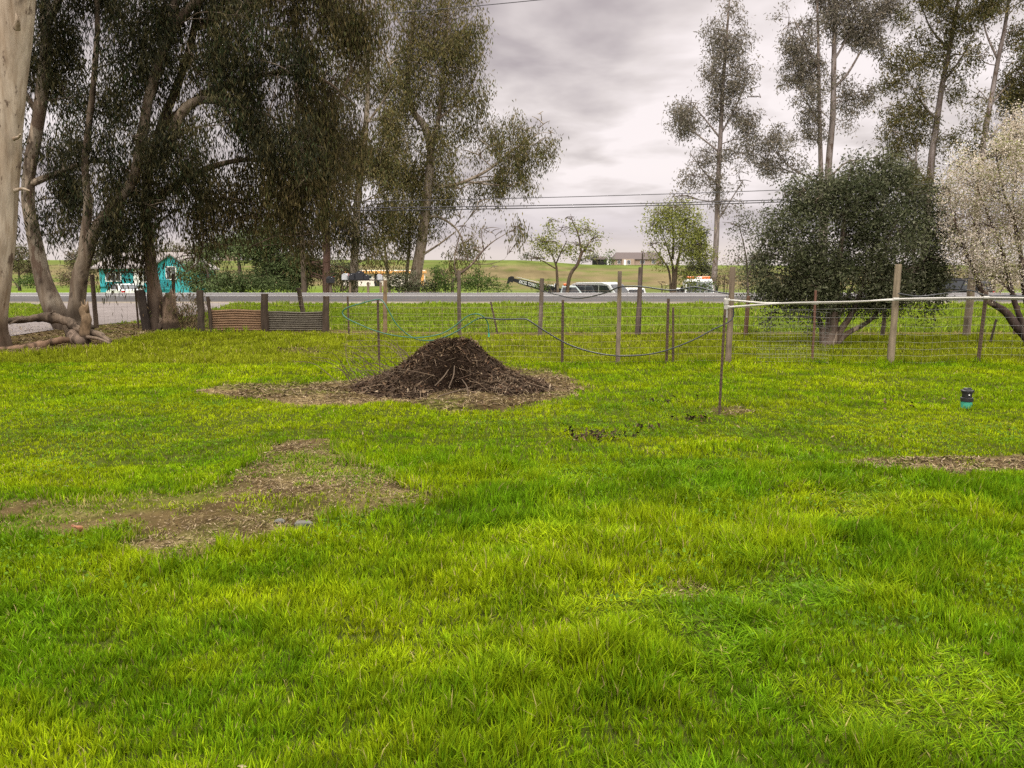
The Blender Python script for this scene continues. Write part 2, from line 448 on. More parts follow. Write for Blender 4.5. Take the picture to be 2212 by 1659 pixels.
# ---------------------------------------------------------------- grass
def build_grass():
    zones = [  # y0, y1, blades per m2, half width, margin
        (1.55, 3.2, 16000, .0027, 1.1), (3.2, 4.6, 11500, .0030, 1.2), (4.6, 6.5, 7000, .0036, 1.3), (6.5, 9.5, 3400, .0043, 1.4),
        (9.5, 14.6, 1700, .006, 1.6), (14.6, 20.5, 620, .009, 2.), (20.5, 34.0, 210, .016, 2.5)]
    Vs = []; Cs = []
    for zi, (y0, y1, dens, hw, mg) in enumerate(zones):
        wmax = .665 * y1 + mg
        n = int(dens * 2 * wmax * (y1 - y0))
        x = rng.uniform(-wmax, wmax, n); y = rng.uniform(y0, y1, n)
        k = np.abs(x) < .665 * y + mg; x = x[k]; y = y[k]
        # tufts: pull a share of the blades toward scattered clump centres
        cell = .085 if zi < 3 else (.12 if zi < 5 else .25)
        gx = np.floor(x / cell); gy = np.floor(y / cell)
        cx = (gx + noise(gx + .5, gy + .5, 3.3, 8)) * cell; cy = (gy + noise(gx + .5, gy + .5, 7.7, 9)) * cell
        pull = rng.uniform(0, 1, len(x)) ** .6 * .75 * (rng.uniform(0, 1, len(x)) < .65)
        ox, oy = x - cx, y - cy
        cr_ = noise(gx + .5, gy + .5, 11.1, 14)
        x = cx + ox * (1 - pull); y = cy + oy * (1 - pull)
        dm = dirtmask(x, y)
        keep = rng.uniform(0, 1, len(x)) > dm * 1.06 - .02 * 0
        sparse = fbm(x / .35, y / .35, 0, 61, 2)
        keep |= (sparse > .52) & (dm > .3) & (rng.uniform(0, 1, len(x)) < .8 * ss(.52, .62, sparse)) & (y < 9) 
        keep &= ~((y > 33.6) & (y < 48))
        keep &= ~((y > 16) & (x < 0) & inpoly(x, y, P_DRIVE))
        x = x[keep]; y = y[keep]; dm = dm[keep]; ox = ox[keep]; oy = oy[keep]; cr_ = cr_[keep]; n = len(x)
        # height field (metres)
        L = fbm(x / .9, y / .7, 0, 71, 3); u0_ = x / y * 1671 + 1106
        fore = 1 - ss(5.2, 7.2, y + 1.2 * (noise(x / 2.2, y / 2.2, 0, 88) - .5))
        L2 = fbm(x / .30 + y * .4, y / .22, 0, 72, 2)
        rb = ss(850, 1250, u0_)
        h = .032 + .020 * fore + (.026 * ss(.46, .72, L) + .040 * ss(.42, .75, L2)) * (.25 + .75 * fore) * (.7 + .9 * rb * fore)
        u_ = x / y * 1671 + 1106
        h = h + .05 * np.exp(-((y - 6.35) / .45) ** 2) * ss(540, 640, u_) * (1 - ss(1050, 1250, u_))   # lush ridge behind the bare patch
        edge = np.maximum(polymask(x, y, P_NEAR, .5), polymask(x, y, P_STREAK, .4))
        h = h + .035 * ((edge > .05) & (dm < .3))
        h = np.where(y > 9, .042 + .02 * L, h)
        f1 = np.exp(-((y - 13.45 + .1 * (noise(x * 1.3, 0, 0, 4) - .5)) / .14) ** 2) * ss(-3.6, -2.6, x)
        h = np.where((y > 13.6) & (y < 20.5), .07 + .05 * L, h) + .17 * f1 * noise(x * 2.1, y, 0, 66)
        h = np.where(y > 20.5, .10 + .09 * ss(.5, .75, fbm(x / .9, y / .9, 0, 68, 2)), h)
        lg = np.exp(-((y - 15.2) / .9) ** 2) * (1 - ss(-8.2, -7, x))
        h = h + .10 * lg
        h = h * (.55 + .9 * cr_ ** 1.3) * rng.uniform(.55, 1.2, n) * np.where(dm > .35, .55, 1)
        hw_ = hw * rng.uniform(.6, 1.25, n) * (1 + .25 * ss(.5, .7, L))
        # lean: a slow swirl plus noise, heavily laid over in places
        ph = 2 * np.pi * (fbm(x / .7, y / .7, 0, 91, 2) * 2.6) + rng.normal(0, 1.5, n)
        out_ = rng.uniform(0, 1, n) < .6; ph = np.where(out_, np.arctan2(oy, ox) + rng.normal(0, .5, n), ph)
        laid = ss(.56, .76, fbm(x / .45, y / .36, 0, 95, 2)) * fore * (.25 + .75 * ss(1000, 1400, u_))
        ln = h * (np.abs(rng.normal(.0, .38, n)) + .08 + .85 * laid)
        hz = np.sqrt(np.maximum(h * h - (ln * .75) ** 2, (h * .22) ** 2))
        yaw = rng.uniform(0, np.pi, n)
        wx, wy = np.cos(yaw) * hw_, np.sin(yaw) * hw_
        z = hgt(x, y) - .004
        dx, dy = np.cos(ph) * ln, np.sin(ph) * ln
        V = np.zeros((n, 5, 3))
        V[:, 0] = np.stack([x - wx, y - wy, z], 1); V[:, 1] = np.stack([x + wx, y + wy, z], 1)
        mx, my, mz = x + dx * .34, y + dy * .34, z + hz * .6
        V[:, 2] = np.stack([mx + wx * .85, my + wy * .85, mz], 1); V[:, 3] = np.stack([mx - wx * .85, my - wy * .85, mz], 1)
        V[:, 4] = np.stack([x + dx, y + dy, z + hz], 1)
        # blade colours
        a = fbm(x / 1.4, y / 1.0, 0, 101, 3); b = fbm(x / .3, y / .3, 0, 103, 2)
        yel = np.clip(.18 + ss(.38, .66, a) * .50 + .8 * (b - .5) + .15 * ss(5.5, 9, y) * (1 - ss(12.8, 13.6, y)) + rng.normal(0, .16, n) - .14 * ss(.5, .72, L) * fore - .08 * fore + .05, 0, 1)[:, None]
        g1 = np.array([.096, .192, .004]); g2 = np.array([.262, .322, .005])
        c = g1 * (1 - yel) + g2 * yel
        mid = ((y > 13.5) & (y < 20.6))[:, None]; far = (y >= 20.6)[:, None]
        c = np.where(mid, np.array([.180, .212, .010]) * (1 - yel * .5) + np.array([.23, .25, .01]) * yel * .5, c)
        c = np.where(far, np.array([.150, .215, .014]) * (1 - yel * .5) + np.array([.24, .27, .03]) * yel * .5, c)
        dry = (rng.uniform(0, 1, n) < .02 + .25 * (dm > .2) + .03 * (a > .6))[:, None]
        c = np.where(dry, np.array([.30, .25, .085]), c)
        c = c * (.72 + .5 * fbm(x / .5, y / .4, 0, 109, 3))[:, None]
        c = c * (.72 + .56 * noise(cr_ * 91.7, cr_ * 13.3, 0, 3))[:, None] * rng.uniform(.55, 1.45, n)[:, None]
        Vs.append(V.reshape(-1, 3)); Cs.append(np.repeat(c, 5, 0))
        print('grass zone', zi, n)
    V = np.concatenate(Vs); C = np.concatenate(Cs); n = len(V) // 5
    base = np.arange(n)[:, None] * 5
    mb = MB()
    mb.add(V, [], C)
    mb.f = [base + np.array([[0, 1, 2, 3]]), base + np.array([[3, 2, 4]])]; mb.mi = [(n, 0), (n, 0)]
    g = mb.build('grass', M['grass'])
    tag(g, 'bright green lawn and rough field grass', 'grass', kind='stuff')
    print('blades', n)
build_grass()

def flakes(mb, x, y, z, size, cols, tilt=.5, asp=.35):
    """small bent litter flakes lying on a surface"""
    n = len(x)
    yaw = rng.uniform(0, 2 * np.pi, n); s = size * rng.uniform(.5, 1.4, n)
    dx, dy, dz = np.cos(yaw) * s, np.sin(yaw) * s, rng.normal(0, tilt, n) * s
    wx, wy, wz = -np.sin(yaw) * s * asp, np.cos(yaw) * s * asp, rng.normal(0, tilt, n) * s * asp
    P = np.stack([x, y, z], 1); D = np.stack([dx, dy, dz], 1); Wd = np.stack([wx, wy, wz], 1)
    V = np.stack([P - D, P + Wd - D * .1, P + D, P - Wd + D * .15], 1)
    mb.add(V.reshape(-1, 3), np.arange(n)[:, None] * 4 + np.arange(4)[None], np.repeat(cols, 4, 0))

MULCH = np.array([[.050, .033, .021], [.027, .018, .012], [.085, .056, .034], [.14, .098, .06], [.064, .035, .020], [.25, .19, .125], [.02, .014, .010]])
def mulchcol(n, p=(.25, .2, .18, .11, .14, .05, .07)):
    return MULCH[rng.choice(7, n, p=p)] * rng.uniform(.7, 1.3, n)[:, None]

def build_litter():
    mb = MB()
    for poly, n, s in ((P_PILE, 9000, .028), (P_NEAR, 6500, .014), (P_STREAK, 3600, .013), (P_MOSS, 2600, .011), (P_RIGHT, 2600, .022), (P_SPOT, 260, .018), (P_TPOST, 200, .024), (P_LOG, 6000, .05)):
        lo, hi = poly.min(0) - .2, poly.max(0) + .2
        x = rng.uniform(lo[0], hi[0], n * 2); y = rng.uniform(lo[1], hi[1], n * 2)
        k = polymask(x, y, poly, .16) > rng.uniform(0.1, .9, n * 2); x, y = x[k], y[k]
        c = mulchcol(len(x), (.24, .1, .2, .2, .1, .12, .04) if poly is not P_PILE else (.26, .16, .2, .14, .12, .07, .05))
        flakes(mb, x, y, hgt(x, y) + .012, s, c, .35, .22)
        q = rng.choice(len(x), len(x) // 2, False)
        flakes(mb, x[q] + .02, y[q] + .015, hgt(x[q] + .02, y[q] + .015) + .016, s * 1.5, np.array([.24, .185, .095]) * rng.uniform(.5, 1.3, len(q))[:, None], .25, .07)
    tag(mb.build('leaf_litter', M['mulch']), 'brown leaf litter and straw scattered over the bare patches', 'leaf litter', kind='stuff')
build_litter()

def build_weeds():
    """clover and broad-leaved weeds in the turf, plus a few fallen leaves and clods"""
    mb = MB()
    cx = rng.uniform(-7, 9, 1700); cy = rng.uniform(2.0, 9.5, 1700)
    k = (np.abs(cx) < .66 * cy + .6) & (fbm(cx / 1.3, cy / 1.0, 0, 211, 2) + .10 * (cx > .5) > .52); cx, cy = cx[k], cy[k]
    X = np.repeat(cx, 26) + rng.normal(0, .09, len(cx) * 26); Y = np.repeat(cy, 26) + rng.normal(0, .07, len(cx) * 26)
    dm = dirtmask(X, Y); k = dm < .4; X, Y = X[k], Y[k]
    Z = hgt(X, Y) + rng.uniform(.02, .075, len(X))
    c = np.array([.075, .135, .012]) * rng.uniform(.6, 1.4, len(X))[:, None]
    flakes(mb, X, Y, Z, .0085, c, .5, .8)
    tag(mb.build('clover', M['grass']), 'dark clover and broad leaved weeds growing through the lawn', 'weeds', kind='stuff')
    mb = MB(); n = 420
    X = rng.uniform(-8, 9, n); Y = rng.uniform(2, 13, n); k = (np.abs(X) < .66 * Y + .6); X, Y = X[k], Y[k]
    flakes(mb, X, Y, hgt(X, Y) + rng.uniform(.02, .05, len(X)), .017, mulchcol(len(X), (.1, .1, .25, .25, .2, .1, .0)) * 1.2, .5, .4)
    for u, v, r, n in ((1290, 940, .2, 70), (1285, 950, .13, 90), (1500, 905, .10, 50), (1440, 870, .25, 60), (1700, 1060, .16, 60), (620, 757, .5, 120), (1390, 925, .08, 40), (1950, 870, .4, 60)):
        x, y = G(u, v); X = x + rng.normal(0, r, n); Y = y + rng.normal(0, r * .5, n)
        flakes(mb, X, Y, hgt(X, Y) + rng.uniform(.02, .05, n), .02, mulchcol(n, (.3, .3, .1, .0, .1, .0, .2)), .6, .6)
    tag(mb.build('fallen_leaves', M['mulch']), 'scattered dead leaves and small dark clods on the lawn', 'leaf litter', kind='stuff')
build_weeds()

def bark_detail(m, th):
    """peeling dark patches and vertical streaks over the smooth bark"""
    nt = m.node_tree; N = nt.nodes; L = nt.links; b = N['Principled BSDF']; src = b.inputs['Base Color'].links[0].from_socket
    tc = N.new('ShaderNodeTexCoord')
    def nz(sc, st, d, r):
        mp = N.new('ShaderNodeMapping'); mp.inputs['Scale'].default_value = st; L.new(tc.outputs['Object'], mp.inputs['Vector'])
        n = N.new('ShaderNodeTexNoise'); n.inputs['Scale'].default_value = sc; n.inputs['Detail'].default_value = d; n.inputs['Roughness'].default_value = r
        L.new(mp.outputs[0], n.inputs['Vector']); return n.outputs['Fac']
    def rng_(f, a, c, lo=0., hi=1.):
        r = N.new('ShaderNodeMapRange'); r.inputs['From Min'].default_value = a; r.inputs['From Max'].default_value = c; r.inputs['To Min'].default_value = lo; r.inputs['To Max'].default_value = hi
        L.new(f, r.inputs['Value']); return r.outputs['Result']
    def mixc(f, a, col, mode='MIX'):
        x = N.new('ShaderNodeMix'); x.data_type = 'RGBA'; x.blend_type = mode; L.new(f, x.inputs['Factor']); L.new(a, x.inputs['A']); x.inputs['B'].default_value = (*col, 1); return x.outputs['Result']
    c = mixc(rng_(nz(9, (1, 1, .07), 5, .6), .42, .66), src, (.66, .60, .54), 'MULTIPLY')
    c = mixc(rng_(nz(3.0, (1, 1, .45), 8, .62), th, th + .035, 0, .85), c, (.075, .048, .032))
    c = mixc(rng_(nz(2.2, (1.3, 1.3, .35), 7, .6), .60, .63, 0, .5), c, (.42, .33, .24))
    L.new(c, b.inputs['Base Color'])
bark_detail(M['bark'], .575)

# ---------------------------------------------------------------- trees
def leaves(mb, C, n, spread, l, wd, droop, pal, jit=.25, cup=None):
    """n leaves round each of the centres C; spread = (sx, sy, sz); droop 0 (any direction) .. 1 (hanging)"""
    m = len(C)
    P = np.repeat(C, n, 0) + rng.normal(0, 1, (m * n, 3)) * np.array(spread)
    k = m * n
    D = rng.normal(0, 1, (k, 3)); D /= np.linalg.norm(D, axis=1)[:, None]
    D = D * (1 - droop) + np.array([0, 0, -1.]) * droop; D /= np.linalg.norm(D, axis=1)[:, None]
    A = rng.normal(0, 1, (k, 3)); Wd = np.cross(D, A); Wd /= np.linalg.norm(Wd, axis=1)[:, None] + 1e-9
    L = (l * rng.uniform(.6, 1.3, k))[:, None]; Wd = Wd * (wd * rng.uniform(.7, 1.3, k))[:, None]
    V = np.stack([P, P + D * L * .42 + Wd, P + D * L, P + D * L * .42 - Wd], 1)
    pal = np.asarray(pal, float)
    ci = np.clip(np.repeat(rng.integers(0, len(pal), m), n) + rng.integers(-1, 2, k), 0, len(pal) - 1)
    c = pal[ci] * rng.uniform(1 - jit, 1 + jit, k)[:, None]
    mb.add(V.reshape(-1, 3), np.arange(k)[:, None] * 4 + np.arange(4)[None], np.repeat(c, 4, 0))
    return k

def barkcols(pale, tan, dark, z0, rough_h, seed, spot=.64):
    def fn(V, D):
        n1 = fbm(V[:, 0] * 3.5 + seed, V[:, 1] * 3.5, V[:, 2] * .8, seed, 3)[:, None]
        n2 = fbm(V[:, 0] * 9 + seed, V[:, 1] * 9, V[:, 2] * 2.2, seed + 5, 2)[:, None]
        c = np.array(pale) + (np.array(tan) - np.array(pale)) * ss(.4, .62, n1)
        c = c + (np.array(dark) - c) * ss(spot, spot + .06, n2) * .8
        lo = 1 - ss(rough_h * .55, rough_h * 1.1, (V[:, 2:3] - z0) + (n1 - .5) * rough_h * .9)
        return c + (np.array(dark) - c) * lo * .85 if rough_h > 0 else c
    return fn

NT = [0]
def tree(name, label, cat, group, U, Y, limbs, blobs, l=.2, wd=.02, droop=.55, tau=1.2, pal=((.06, .06, .02),), spread=(.35, .35, .4),
         per=40, thr=.42, nf=.9, pale=(.42, .36, .28), tan=(.26, .20, .14), dark=(.06, .042, .03), rough_h=0, nseg=8, wob=.12, twig=.012, seed=1,
         shoots=4, leafmat='leaf', barkmat='bark', spot=.64, extra=None, zoff=0.0, wf=3.0):
    px = Y / F
    b = W(U, 600, Y); bz = float(hgt(b[0], Y)) - .05 + zoff; base = np.array([b[0], Y, bz])
    root = thing(name, base, label, cat, group)
    fn = barkcols(pale, tan, dark, bz, rough_h, seed, spot)
    tm = MB(); cand = []; cr = []
    for i, lb in enumerate(limbs):
        pts = []
        for p in lb[0]:
            yy = Y + (p[2] if len(p) > 2 else 0)
            pts.append(W(p[0], p[1], yy) if p[1] is not None else np.array([W(p[0], 600, yy)[0], yy, bz]))
        rad = np.linspace(lb[1], lb[2], len(pts)) if len(lb) == 3 else np.array(lb[3])
        tube(tm, pts, rad, nseg, 10 if nseg > 10 else 5, colfn=fn, wob=wob, seed=seed + i, wf=wf)
        P, r = smoothpath(pts, rad, 8); cand.append(P); cr.append(r)
    cand = np.vstack(cand); cr = np.concatenate(cr)
    tipsA = []; tipsB = []; tr = []
    lm = MB(); total = 0
    for bi, bl in enumerate(blobs):
        u, v, ru, rv = bl[:4]; dn = bl[4] if len(bl) > 4 else 1.; dy = bl[5] if len(bl) > 5 else (rng.uniform(-.5, .5) * ru * px)
        C = W(u, v, Y + dy); Rx, Rz = ru * px, rv * px; Ry = (Rx + min(Rx, Rz)) / 2
        # limb from the nearest lower point of the tree to the clump
        dist = np.linalg.norm(cand - C, axis=1) + np.where(cand[:, 2] > C[2] - .1 * Rz, np.maximum(cand[:, 2] - C[2] + .1 * Rz, 0) * 2.5, 0) 
        j = int(np.argmin(dist)); P0 = cand[j]
        pts_c = [P0]
        if np.linalg.norm(C - P0) > .25 * Rx:
            mid = P0 * .5 + C * .5 + np.array([0, 0, .06 * np.linalg.norm(C - P0)]) + rng.normal(0, .05, 3) * np.linalg.norm(C - P0)
            r0 = min(cr[j] * .5, .007 * np.linalg.norm(C - P0) + twig * 1.2)
            tube(tm, [P0, mid, C], [r0, r0 * .7, max(r0 * .35, twig * .7)], 5, 5, colfn=fn)
            bp, _ = smoothpath([P0, mid, C], [1, 1, 1], 6); pts_c = list(bp[3:])
        for s in range(shoots):
            a = pts_c[rng.integers(0, len(pts_c))]
            d = rng.normal(0, 1, 3); d /= np.linalg.norm(d); d[2] = abs(d[2]) * .8 - .15
            e = C + d * np.array([Rx, Ry, Rz]) * rng.uniform(.6, .95)
            mid = a * .5 + e * .5 + np.array([0, 0, .08 * np.linalg.norm(e - a)])
            tube(tm, [a, mid, e], [twig * 1.3, twig, twig * .5], 4, 4, colfn=fn)
            bp, _ = smoothpath([a, mid, e], [1, 1, 1], 5); pts_c += list(bp[2:])
        pts_c = np.array(pts_c)
        A = math.pi * Rx * Rz
        N = int(2 * A * tau * dn / (l * wd)); ns = max(3, N // per)
        mo = int(ns * 2.4); q = rng.normal(0, 1, (mo, 3)); q /= np.linalg.norm(q, axis=1)[:, None]
        q = C + q * (rng.uniform(0, 1, (mo, 1)) ** (1 / 3.2)) * (.8 + .35 * rng.uniform(0, 1, (mo, 1))) * np.array([Rx, Ry, Rz])
        k = fbm(q[:, 0] * nf + seed * 3.1, q[:, 1] * nf, q[:, 2] * nf, seed + 70, 2) > thr
        q = q[k][:ns]
        if len(q) == 0: continue
        total += leaves(lm, q, per, spread, l, wd, droop, pal)
        sel = q[rng.uniform(0, 1, len(q)) < .5]
        if len(sel):
            dd = np.linalg.norm(sel[:, None] - pts_c[None], axis=2); jj = dd.argmin(1)
            tipsA.append(pts_c[jj]); tipsB.append(sel)
    if tipsA:
        A_, B_ = np.vstack(tipsA), np.vstack(tipsB)
        rods(tm, A_, B_, twig * .45, 3, np.tile(np.array(tan) * .7, (len(A_), 1)))
    if extra: extra(tm, lm, base, fn)
    tm.build('trunk', M[barkmat], root, smooth=True, loc=base)
    if lm.n: lm.build('crown', M[leafmat], root, loc=base)
    NT[0] += total
    return root

EUC = [(.018, .018, .009), (.025, .023, .010), (.036, .032, .013), (.052, .044, .018), (.075, .060, .027), (.105, .085, .038), (.036, .046, .016)]
EUCD = [(.014, .015, .008), (.019, .020, .009), (.027, .027, .011), (.040, .037, .015), (.058, .050, .021), (.080, .068, .030), (.028, .038, .014)]
EUCW = [(.026, .022, .010), (.040, .033, .013), (.058, .047, .018), (.080, .062, .024), (.105, .080, .032), (.06, .062, .02)]
EUC2 = [(.055, .052, .020), (.085, .074, .026), (.11, .092, .032), (.14, .112, .042), (.075, .080, .028), (.12, .10, .045)]
EUC3 = [(.11, .095, .07), (.14, .12, .09), (.18, .15, .11), (.13, .12, .085), (.16, .135, .11)]  # faded grey-brown: sky glow and haze painted into the leaf colours
NG = 'tall eucalyptus trees by the driveway'
nk = dict(l=.17, wd=.0145, droop=.62, tau=1.15, pal=EUC, spread=(.15, .15, .30), per=52, thr=.50, nf=1.0, nseg=20, wob=.16, twig=.013, shoots=5)

tree('eucalyptus_tree', 'thick pale smooth eucalyptus trunk cut by the left edge of the picture', 'tree', NG, -18, 16.6,
     [([(-70, None), (-57, 690), (-30, 560), (-15, 380), (2, 200), (27, 0), (48, -220), (55, -480)], .52, .2, [.70, .62, .50, .47, .44, .41, .34, .2]),
      ([(38, -60), (120, -200), (170, -360)], .16, .05), ([(24, 100), (-80, -60), (-140, -220)], .15, .05),
      ([(20, 416), (46, 408), (64, 412)], .05, .015), ([(36, 62, -.45), (38, 44, -.55), (36, 28, -.58)], .07, .02), ([(30, 300, -.2), (40, 296, -.3), (44, 290, -.4)], .04, .015)],
     [(-60, 120, 60, 130, .9, .6), (10, 470, 26, 90, .7, 1.0), (-90, -80, 110, 120), (60, -200, 130, 120), (0, -380, 140, 120), (150, -330, 110, 90)],
     pale=(.46, .38, .29), tan=(.34, .265, .19), dark=(.07, .045, .03), rough_h=.9, seed=11, spot=.74, **dict(nk, wob=.05))
tree('eucalyptus_tree', 'pale eucalyptus leaning left with a long bare mottled trunk above the fallen logs', 'tree', NG, 138, 21.8,
     [([(146, None), (128, 685), (96, 610), (72, 500), (60, 400), (84, 250), (98, 140), (99, 20), (90, -130), (80, -330)], .32, .08, [.36, .30, .225, .175, .165, .165, .15, .135, .10, .05]),
      ([(65, 398), (120, 375), (190, 350), (240, 352)], .10, .03), ([(98, 60), (150, -60), (170, -200)], .12, .04), ([(84, 250), (40, 170), (20, 60)], .08, .03)],
     [(90, 60, 80, 100), (150, 200, 60, 80), (60, 190, 40, 90, .8), (110, -80, 110, 90), (190, 60, 70, 110), (210, 330, 60, 60), (120, 470, 50, 60, .9), (130, 330, 50, 60, .8), (45, 330, 30, 60, .7), (90, -220, 120, 100), (180, -150, 90, 90), (60, 560, 28, 45, .55), (230, 210, 50, 60), (140, 430, 55, 50, 1.2), (150, 505, 50, 34, 1.2), (115, 390, 40, 50)],
     pale=(.24, .20, .15), tan=(.14, .105, .075), dark=(.05, .034, .024), rough_h=.75, seed=21, **dict(nk, pal=EUCD, tau=1.35))
tree('eucalyptus_tree', 'forked eucalyptus with a limb sweeping to the right, beside the leaning pale trunk', 'tree', NG, 178, 21.2,
     [([(172, None), (166, 690), (168, 640), (176, 585), (205, 500), (250, 440), (288, 385), (303, 320), (318, 230), (338, 150), (362, 80), (380, 0), (392, -140), (400, -330)], .4, .08, [.30, .24, .20, .20, .145, .14, .135, .13, .125, .12, .11, .10, .08, .05]),
      ([(178, 575), (184, 500), (190, 440), (184, 350), (200, 200), (210, 60), (205, -120)], .13, .05), ([(300, 330), (345, 345), (368, 305), (392, 245), (430, 217), (490, 222), (560, 240)], .14, .03, [.10, .12, .13, .13, .11, .08, .03]),
      ([(366, 70), (430, 0), (520, -30), (620, 10)], .13, .03), ([(380, 0), (330, -110), (300, -220)], .10, .03), ([(240, 455), (225, 462), (200, 470)], .03, .012),
      ([(500, 222), (600, 260), (660, 330)], .05, .015)],
     [(270, 130, 80, 110), (300, 300, 70, 80), (230, 420, 60, 60), (260, 500, 50, 60, .8), (200, -40, 80, 80), (330, 20, 80, 90), (410, 140, 80, 90, .8), (430, 40, 80, 80), (480, 270, 90, 70), (390, 330, 60, 60), (540, 60, 80, 90, .85), (600, 160, 70, 90), (560, 300, 70, 70), (420, -110, 130, 90), (560, -80, 120, 80), (300, -180, 120, 90), (650, 60, 70, 110), (430, 410, 60, 50), (340, 450, 40, 60, .8), (650, 320, 60, 60), (320, 200, 50, 60), (350, 120, 55, 60), (300, 265, 45, 45), (375, 40, 50, 50), (235, 480, 50, 50, 1.1), (250, 545, 40, 30, .8), (270, 380, 50, 50)],
     pale=(.23, .185, .135), tan=(.135, .10, .072), dark=(.045, .032, .022), rough_h=.85, seed=31, **dict(nk, pal=EUCD, tau=1.25))
tree('eucalyptus_tree', 'dark weeping eucalyptus with shaggy brown trunk between the leaning post and the stump', 'tree', NG, 344, 21.9,
     [([(347, None), (342, 700), (333, 620), (322, 540), (316, 460), (320, 380), (345, 280), (385, 180), (420, 60), (440, -100), (450, -280)], .34, .07, [.40, .28, .175, .145, .13, .12, .11, .1, .09, .07, .04]),
      ([(318, 450), (380, 400), (460, 360), (540, 345), (620, 360), (700, 400)], .12, .02), ([(345, 280), (450, 200), (580, 160), (690, 170), (760, 220)], .13, .02), ([(420, 60), (540, 10), (660, -10), (760, 40)], .10, .02),
      ([(316, 470), (290, 420), (262, 380)], .06, .02), ([(420, 440), (438, 500), (430, 560), (400, 590)], .035, .012), ([(322, 520), (345, 480), (378, 455)], .04, .015)],
     [(330, 400, 60, 60), (400, 470, 80, 50), (350, 520, 50, 50, .8), (480, 440, 90, 60), (560, 430, 90, 80), (640, 400, 80, 80), (560, 330, 80, 70), (690, 330, 60, 80), (710, 200, 50, 100), (660, 230, 60, 90), (740, 120, 35, 120, .9), (700, 60, 60, 90), (780, 150, 22, 110, .9), (600, 60, 80, 80), (480, 130, 80, 80), (740, 20, 60, 70), (460, -40, 110, 80), (620, -80, 120, 70), (430, 520, 50, 40, .6), (730, 420, 40, 60, .9), (520, 240, 70, 60), (290, 470, 40, 60, .8), (640, 470, 60, 50, .7), (400, 300, 60, 70), (312, 560, 18, 50, .9), (290, 566, 34, 22, .7), (255, 566, 36, 24, .8), (388, 566, 34, 30, .8), (235, 590, 22, 16, .5), (400, 560, 40, 26, .6), (800, 60, 34, 120, .7), (770, 270, 34, 90, .8), (680, 520, 50, 40, .7)],
     pale=(.19, .14, .10), tan=(.12, .086, .06), dark=(.05, .035, .025), rough_h=1.1, seed=41, **dict(nk, pal=EUCW, tau=1.35, droop=.75, spread=(.14, .14, .44)))

# ---- beyond the road, centre
MG = 'eucalyptus trees across the road behind the mailboxes'
mk = dict(l=.28, wd=.035, droop=.6, tau=1.0, pal=EUC2, spread=(.33, .33, .45), per=44, thr=.48, nf=.42, nseg=8, wob=.08, twig=.03, shoots=5)
tree('eucalyptus_tree', 'tall eucalyptus with curving trunk and lopsided crown, right of the mobile home', 'tree', MG, 890, 57,
     [([(886, None), (897, 600), (908, 540), (918, 470), (926, 390), (930, 320), (918, 275), (893, 240), (880, 180), (890, 80), (900, -60), (910, -200)], .5, .1, [.55, .46, .42, .36, .34, .31, .28, .22, .2, .17, .12, .06]),
      ([(930, 330), (945, 270), (955, 190), (962, 100), (970, 0), (975, -110)], .2, .05), ([(926, 400), (980, 400), (1050, 370), (1100, 330), (1160, 290)], .15, .05), ([(945, 260), (1000, 210), (1030, 160)], .10, .04), ([(918, 470), (950, 470), (990, 500), (1010, 560)], .12, .04), ([(890, 90), (850, 20), (840, -80)], .1, .04), ([(905, 555), (945, 530), (985, 500)], .1, .04)],
     [(950, 55, 75, 75), (1010, 70, 40, 65), (900, 60, 60, 80), (960, -60, 90, 70), (900, -130, 80, 70), (1000, 160, 55, 70), (930, 165, 70, 70), (1025, 215, 32, 45), (970, 235, 65, 35), (870, 170, 45, 80), (870, 280, 60, 50, .8), (960, 330, 75, 60), (1030, 320, 60, 60), (1090, 345, 60, 55), (1130, 280, 45, 35, .8), (1170, 260, 28, 32, .7), (1180, 315, 32, 32, .75), (1100, 390, 45, 25, .8), (1000, 410, 75, 45), (900, 400, 60, 70), (940, 470, 60, 50), (1000, 470, 35, 60, .7), (870, 480, 40, 60), (850, 380, 50, 80), (985, 545, 30, 40, .5), (1140, 345, 44, 36, .9), (1060, 400, 60, 34, .9), (1120, 405, 32, 24, .7), (1020, 520, 34, 40, .6), (1192, 290, 20, 24, .6), (1055, 445, 40, 26, .6)],
     pale=(.34, .285, .225), tan=(.24, .19, .14), dark=(.10, .07, .05), seed=51, **mk)
tree('eucalyptus_tree', 'slim pale straight eucalyptus rising just behind the row of mailboxes', 'tree', MG, 764, 54,
     [([(762, None), (764, 600), (768, 520), (772, 440), (780, 360), (790, 270), (795, 180), (790, 80), (785, -60)], .3, .07, [.36, .3, .27, .25, .22, .19, .15, .11, .06]), ([(790, 270), (820, 230), (850, 180)], .1, .04), ([(780, 360), (745, 320), (720, 270)], .09, .03)],
     [(775, 80, 60, 80, .8), (840, 130, 40, 60, .7), (760, 200, 50, 70, .8), (740, 300, 60, 60), (820, 260, 40, 60, .7), (790, 400, 60, 60), (745, 420, 50, 60), (800, 490, 50, 50), (820, 560, 40, 40, .8), (835, 210, 40, 80), (850, 320, 40, 60, .9), (800, 380, 50, 60, .9), (720, 520, 40, 50, .8), (830, 60, 40, 70, .9), (845, 430, 40, 50, .9), (780, -30, 70, 60), (830, 20, 50, 60, .8)],
     pale=(.42, .36, .29), tan=(.28, .23, .17), dark=(.10, .07, .05), seed=61, **mk)
